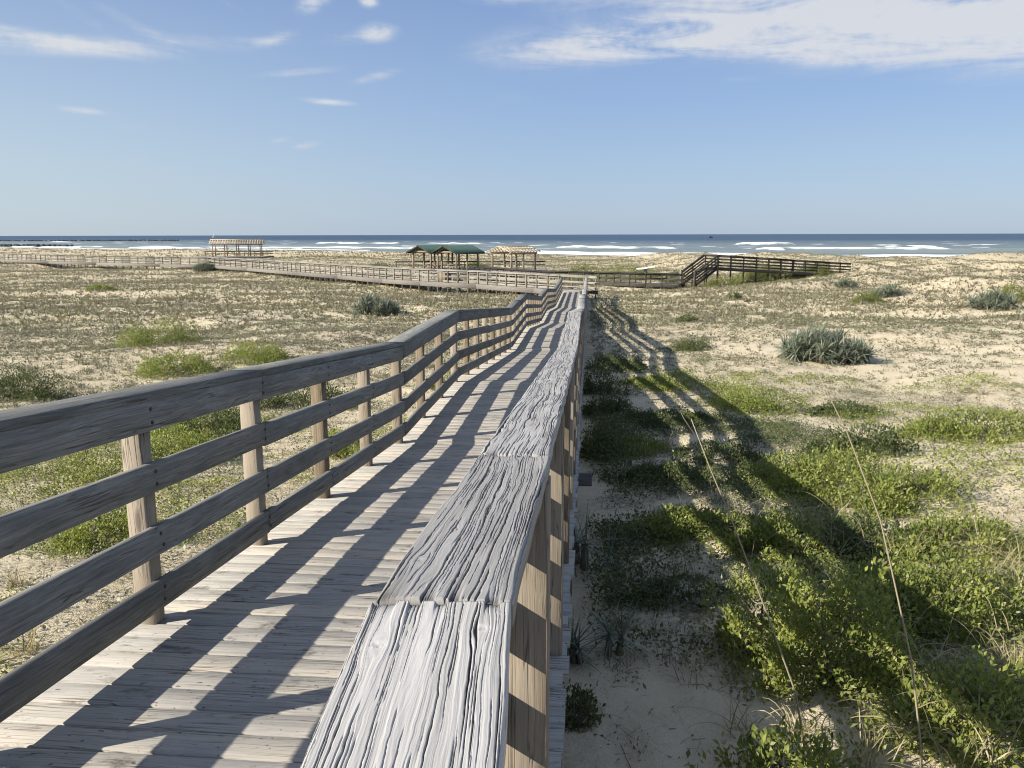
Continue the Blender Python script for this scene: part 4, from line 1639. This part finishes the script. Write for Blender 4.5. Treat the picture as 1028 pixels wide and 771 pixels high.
def strip(name, label, n, s0, s1, u0, u1, mat, leaves, Lr, thr, nscale, hgt, spread=.07, cat='ground cover', wd=(.4, .6)):
    """leafy cover over a stretch alongside the boardwalk"""
    ss, uu = rng.uniform(s0, s1, n), rng.uniform(u0, u1, n)
    x = ss * DIRM[0] + uu * RGTM[0]
    y = ss * DIRM[1] + uu * RGTM[1]
    nz_ = fbm(x / nscale, y / nscale, 191 + int(10 * nscale), 3)
    edge = sstep(s0, s0 + .8, ss) * sstep(s1, s1 - 2, ss) * sstep(u1, u1 - min(1.2, (u1 - u0) * .6), uu)
    path = np.exp(-(((x - .95) / .6) ** 2 + ((y - 3.2) / 1.7) ** 2))
    keep = (rng.uniform(0, 1, n) < sstep(thr, thr + .12, nz_) * edge * (1 - path)) & clear_of_walks(x, y)
    x, y, nz_ = x[keep], y[keep], nz_[keep]
    m = len(x) * leaves
    X = np.repeat(x, leaves) + rng.normal(0, spread, m)
    Y = np.repeat(y, leaves) + rng.normal(0, spread, m)
    H = np.repeat(hgt * sstep(thr, thr + .25, nz_), leaves)
    Z = gz(X, Y) + .01 + H * rng.uniform(0, 1, m) ** .6
    tone = np.clip(.1 + .75 * fbm(x / .8, y / .8, 201, 2) + rng.normal(0, .12, len(x)), 0, 1)
    A = unit(np.column_stack([rng.normal(0, .8, m), rng.normal(0, .8, m), rng.uniform(-.1, 1, m)]))
    Nn = unit(np.column_stack([rng.normal(-.4, .5, m), rng.normal(-.1, .5, m), np.ones(m)]))
    L = rng.uniform(*Lr, m)
    rn = np.clip(np.repeat(tone, leaves) + rng.normal(0, .13, m), 0, 1)
    ok = clear_of_walks(X, Y, .0)
    o = quad_mesh(name, leaf_arrays(np.column_stack([X, Y, Z]), A, Nn, L, L * rng.uniform(*wd, m))[ok], rn[ok], M[mat])
    tag(o, label, cat, kind='stuff')
    return o


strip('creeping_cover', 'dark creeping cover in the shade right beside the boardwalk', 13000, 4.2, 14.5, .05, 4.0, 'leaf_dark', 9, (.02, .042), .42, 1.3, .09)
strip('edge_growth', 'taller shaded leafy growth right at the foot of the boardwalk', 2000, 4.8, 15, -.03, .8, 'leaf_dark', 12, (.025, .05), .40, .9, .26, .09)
strip('creeping_cover', 'fresh creeping cover in the near thicket at right', 9000, 2.4, 8.5, 1.5, 7.5, 'leaf_green', 10, (.018, .036), .43, .9, .14)
strip('creeping_cover', 'sparse green cover on the sunny sand right of the railing shadow', 9000, 8, 24, 3.0, 13, 'leaf_green', 8, (.03, .055), .55, 1.5, .12)
strip('creeping_cover', 'green cover along the left side of the boardwalk', 12000, 2.5, 15, -7.5, -2.2, 'leaf_green', 8, (.022, .045), .44, 1.2, .12)
strip('dry_cover', 'dry brown and grey cover between the green patches near the boardwalk', 12000, 3.5, 20, -9, 10, 'rosette', 9, (.02, .05), .40, .7, .07, wd=(.2, .4))


def blade_strip(name, label, cat, n, s0, s1, u0, u1, mat, blades, Lr, wr, elev, droop, thr, nscale, seg=4, spread=.03, zoff=0.0):
    ss, uu = rng.uniform(s0, s1, n), rng.uniform(u0, u1, n)
    x = ss * DIRM[0] + uu * RGTM[0]
    y = ss * DIRM[1] + uu * RGTM[1]
    keep = (fbm(x / nscale, y / nscale, 301, 2) > thr) & clear_of_walks(x, y, .05)
    x, y = x[keep], y[keep]
    m = len(x) * blades
    X = np.repeat(x, blades) + rng.normal(0, spread, m)
    Y = np.repeat(y, blades) + rng.normal(0, spread, m)
    ph = rng.uniform(0, 6.283, m)
    ev = np.radians(rng.uniform(*elev, m))
    D = np.column_stack([np.cos(ph) * np.cos(ev), np.sin(ph) * np.cos(ev), np.sin(ev)])
    Q = blade_arrays(np.column_stack([X, Y, gz(X, Y) + zoff]), D, rng.uniform(*Lr, m), rng.uniform(*wr, m), rng.uniform(*droop, m), seg)
    rn = np.clip(rng.normal(.5, .25, m), 0, 1)
    o = quad_mesh(name, Q, np.tile(rn, seg), M[mat])
    tag(o, label, cat, kind='stuff')


M['twigs'] = leafmat('dead_twigs', [(0, (.07, .055, .04)), (.6, (.15, .12, .085)), (1, (.28, .23, .16))], trans=.05)
blade_strip('thicket_grass', 'thin straw coloured grass growing through the near thicket', 'grass', 520, 2.2, 7.5, 1.4, 6, 'straw', 9, (.3, .68), (.004, .0065), (15, 80), (.4, 1.0), .40, .8, 6, .04, .14)
blade_strip('thicket_grass', 'thin dry grass among the low plants left of the boardwalk', 'grass', 500, 2.2, 12, -7, -2.3, 'straw', 9, (.15, .36), (.0035, .006), (25, 85), (.2, .8), .46, .8)
blade_strip('thicket_grass', 'dull shaded grass beside the boardwalk', 'grass', 420, 4, 14, .1, 3.5, 'grass', 10, (.15, .4), (.004, .007), (30, 85), (.2, .8), .47, .9)
blade_strip('sand_litter', 'dead twigs lying on the near sand', 'litter', 2600, 1.6, 9, .05, 4, 'twigs', 2, (.04, .2), (.002, .006), (-2, 7), (-.1, .1), .40, .5, 2, .06, .006)
strip('sand_litter', 'dead leaves and crumbs lying on the near sand', 6000, 1.6, 10, 0, 4, 'twigs', 4, (.008, .026), .36, .5, .006, cat='litter', wd=(.2, .5), spread=.06)


# ---- straw grass arching in the near thicket
def grass_clump(label, px, py, n, L, mat='straw', w=.006, elev=(25, 85), loc=None):
    x, y, z = at(px, py) if loc is None else loc
    r = np.random.default_rng(int(px + py * 3))
    ph = r.uniform(0, 6.283, n)
    ev = np.radians(r.uniform(*elev, n))
    D = np.column_stack([np.cos(ph) * np.cos(ev), np.sin(ph) * np.cos(ev), np.sin(ev)])
    B = np.column_stack([r.normal(0, .04, n), r.normal(0, .04, n), np.zeros(n)])
    Q = blade_arrays(B, D, L * r.uniform(.55, 1.2, n), np.full(n, w), r.uniform(.35, 1.0, n), 7, r)
    rn = np.clip(r.normal(.55, .25, n), 0, 1)
    o = quad_mesh('grass_clump', Q, np.tile(rn, 7), M[mat])
    o.location = (x, y, z)
    tag(o, label, 'grass clump')
    return o


for lb_, px_, py_, n_, L_, mt_ in (
        ('straw coloured arching grass clump at the right edge', 1015, 690, 150, .62, 'straw'),
        ('arching pale grass at the foot of the left dry stalk', 806, 745, 46, .55, 'straw'),
        ('pale arching grass blades at the bottom between both dry stalks', 866, 775, 46, .6, 'straw'),
        ('thin curved grass at the foot of the right dry stalk', 922, 735, 50, .55, 'straw'),
        ('dry grass clump at the right edge below the bare sand', 1020, 560, 80, .5, 'straw'),
        ('curling grass on the sand path edge left of the left dry stalk', 745, 735, 26, .42, 'straw'),
        ('long pale grass among leaves in the bottom right corner', 985, 775, 60, .6, 'straw'),
        ('short yellow grass clump behind the lowest left rails', 30, 655, 40, .3, 'straw'),
        ('dry grey grass behind the left rails near the left edge', 15, 590, 50, .35, 'straw'),
        ('long dry grass in the shade beside the dark shrubs', 650, 470, 90, .45, 'grass'),
        ('bent grass in the thicket right of the right dry stalk', 955, 690, 60, .55, 'straw'),
        ('tall grass tuft in the thicket above the left dry stalk foot', 835, 610, 50, .45, 'straw')):
    grass_clump(lb_, px_, py_, n_, L_, mt_, .0065)


def stalk(label, pts, r0, fork=False):
    """pts: (px, py, distance)"""
    P3 = []
    for (px, py, d) in pts:
        v = ray(px, py)
        v = v * (d / v.y)
        P3.append(np.array((v.x, v.y, v.z)))
    x, y = P3[0][0], P3[0][1]
    P3[0][2] = float(gz(x, y)) - .05
    b = P3[0].copy()
    mb = MB()
    L = [p - b for p in P3]
    n = len(L)
    mb.tube(L, [r0 * (1 - .6 * i / (n - 1)) for i in range(n)], 6)
    if fork:
        a = L[-1]
        mb.tube([L[-2] * .5 + a * .5, a + (-.03, .01, .0), a + (-.045, .01, .03)], [r0 * .4, r0 * .3, r0 * .2], 5)
    o = mb.build('dry_stalk', M['stalk'])
    o.location = b
    tag(o, label, 'stalk')
    return o


stalk('straight dry stalk with a forked tip leaning left over the shaded shrubs', [(812, 735, 3.35), (799, 696, 3.35), (768, 611, 3.4), (736, 526, 3.45), (712, 468, 3.5), (694, 421, 3.55)], .0048, True)
stalk('long thin bent dry stalk reaching up towards the big yucca', [(926, 790, 3.1), (924, 745, 3.1), (915, 663, 3.15), (898, 585, 3.2), (884, 523, 3.25), (866, 475, 3.3), (850, 433, 3.35), (832, 397, 3.4), (818, 368, 3.45)], .0045)
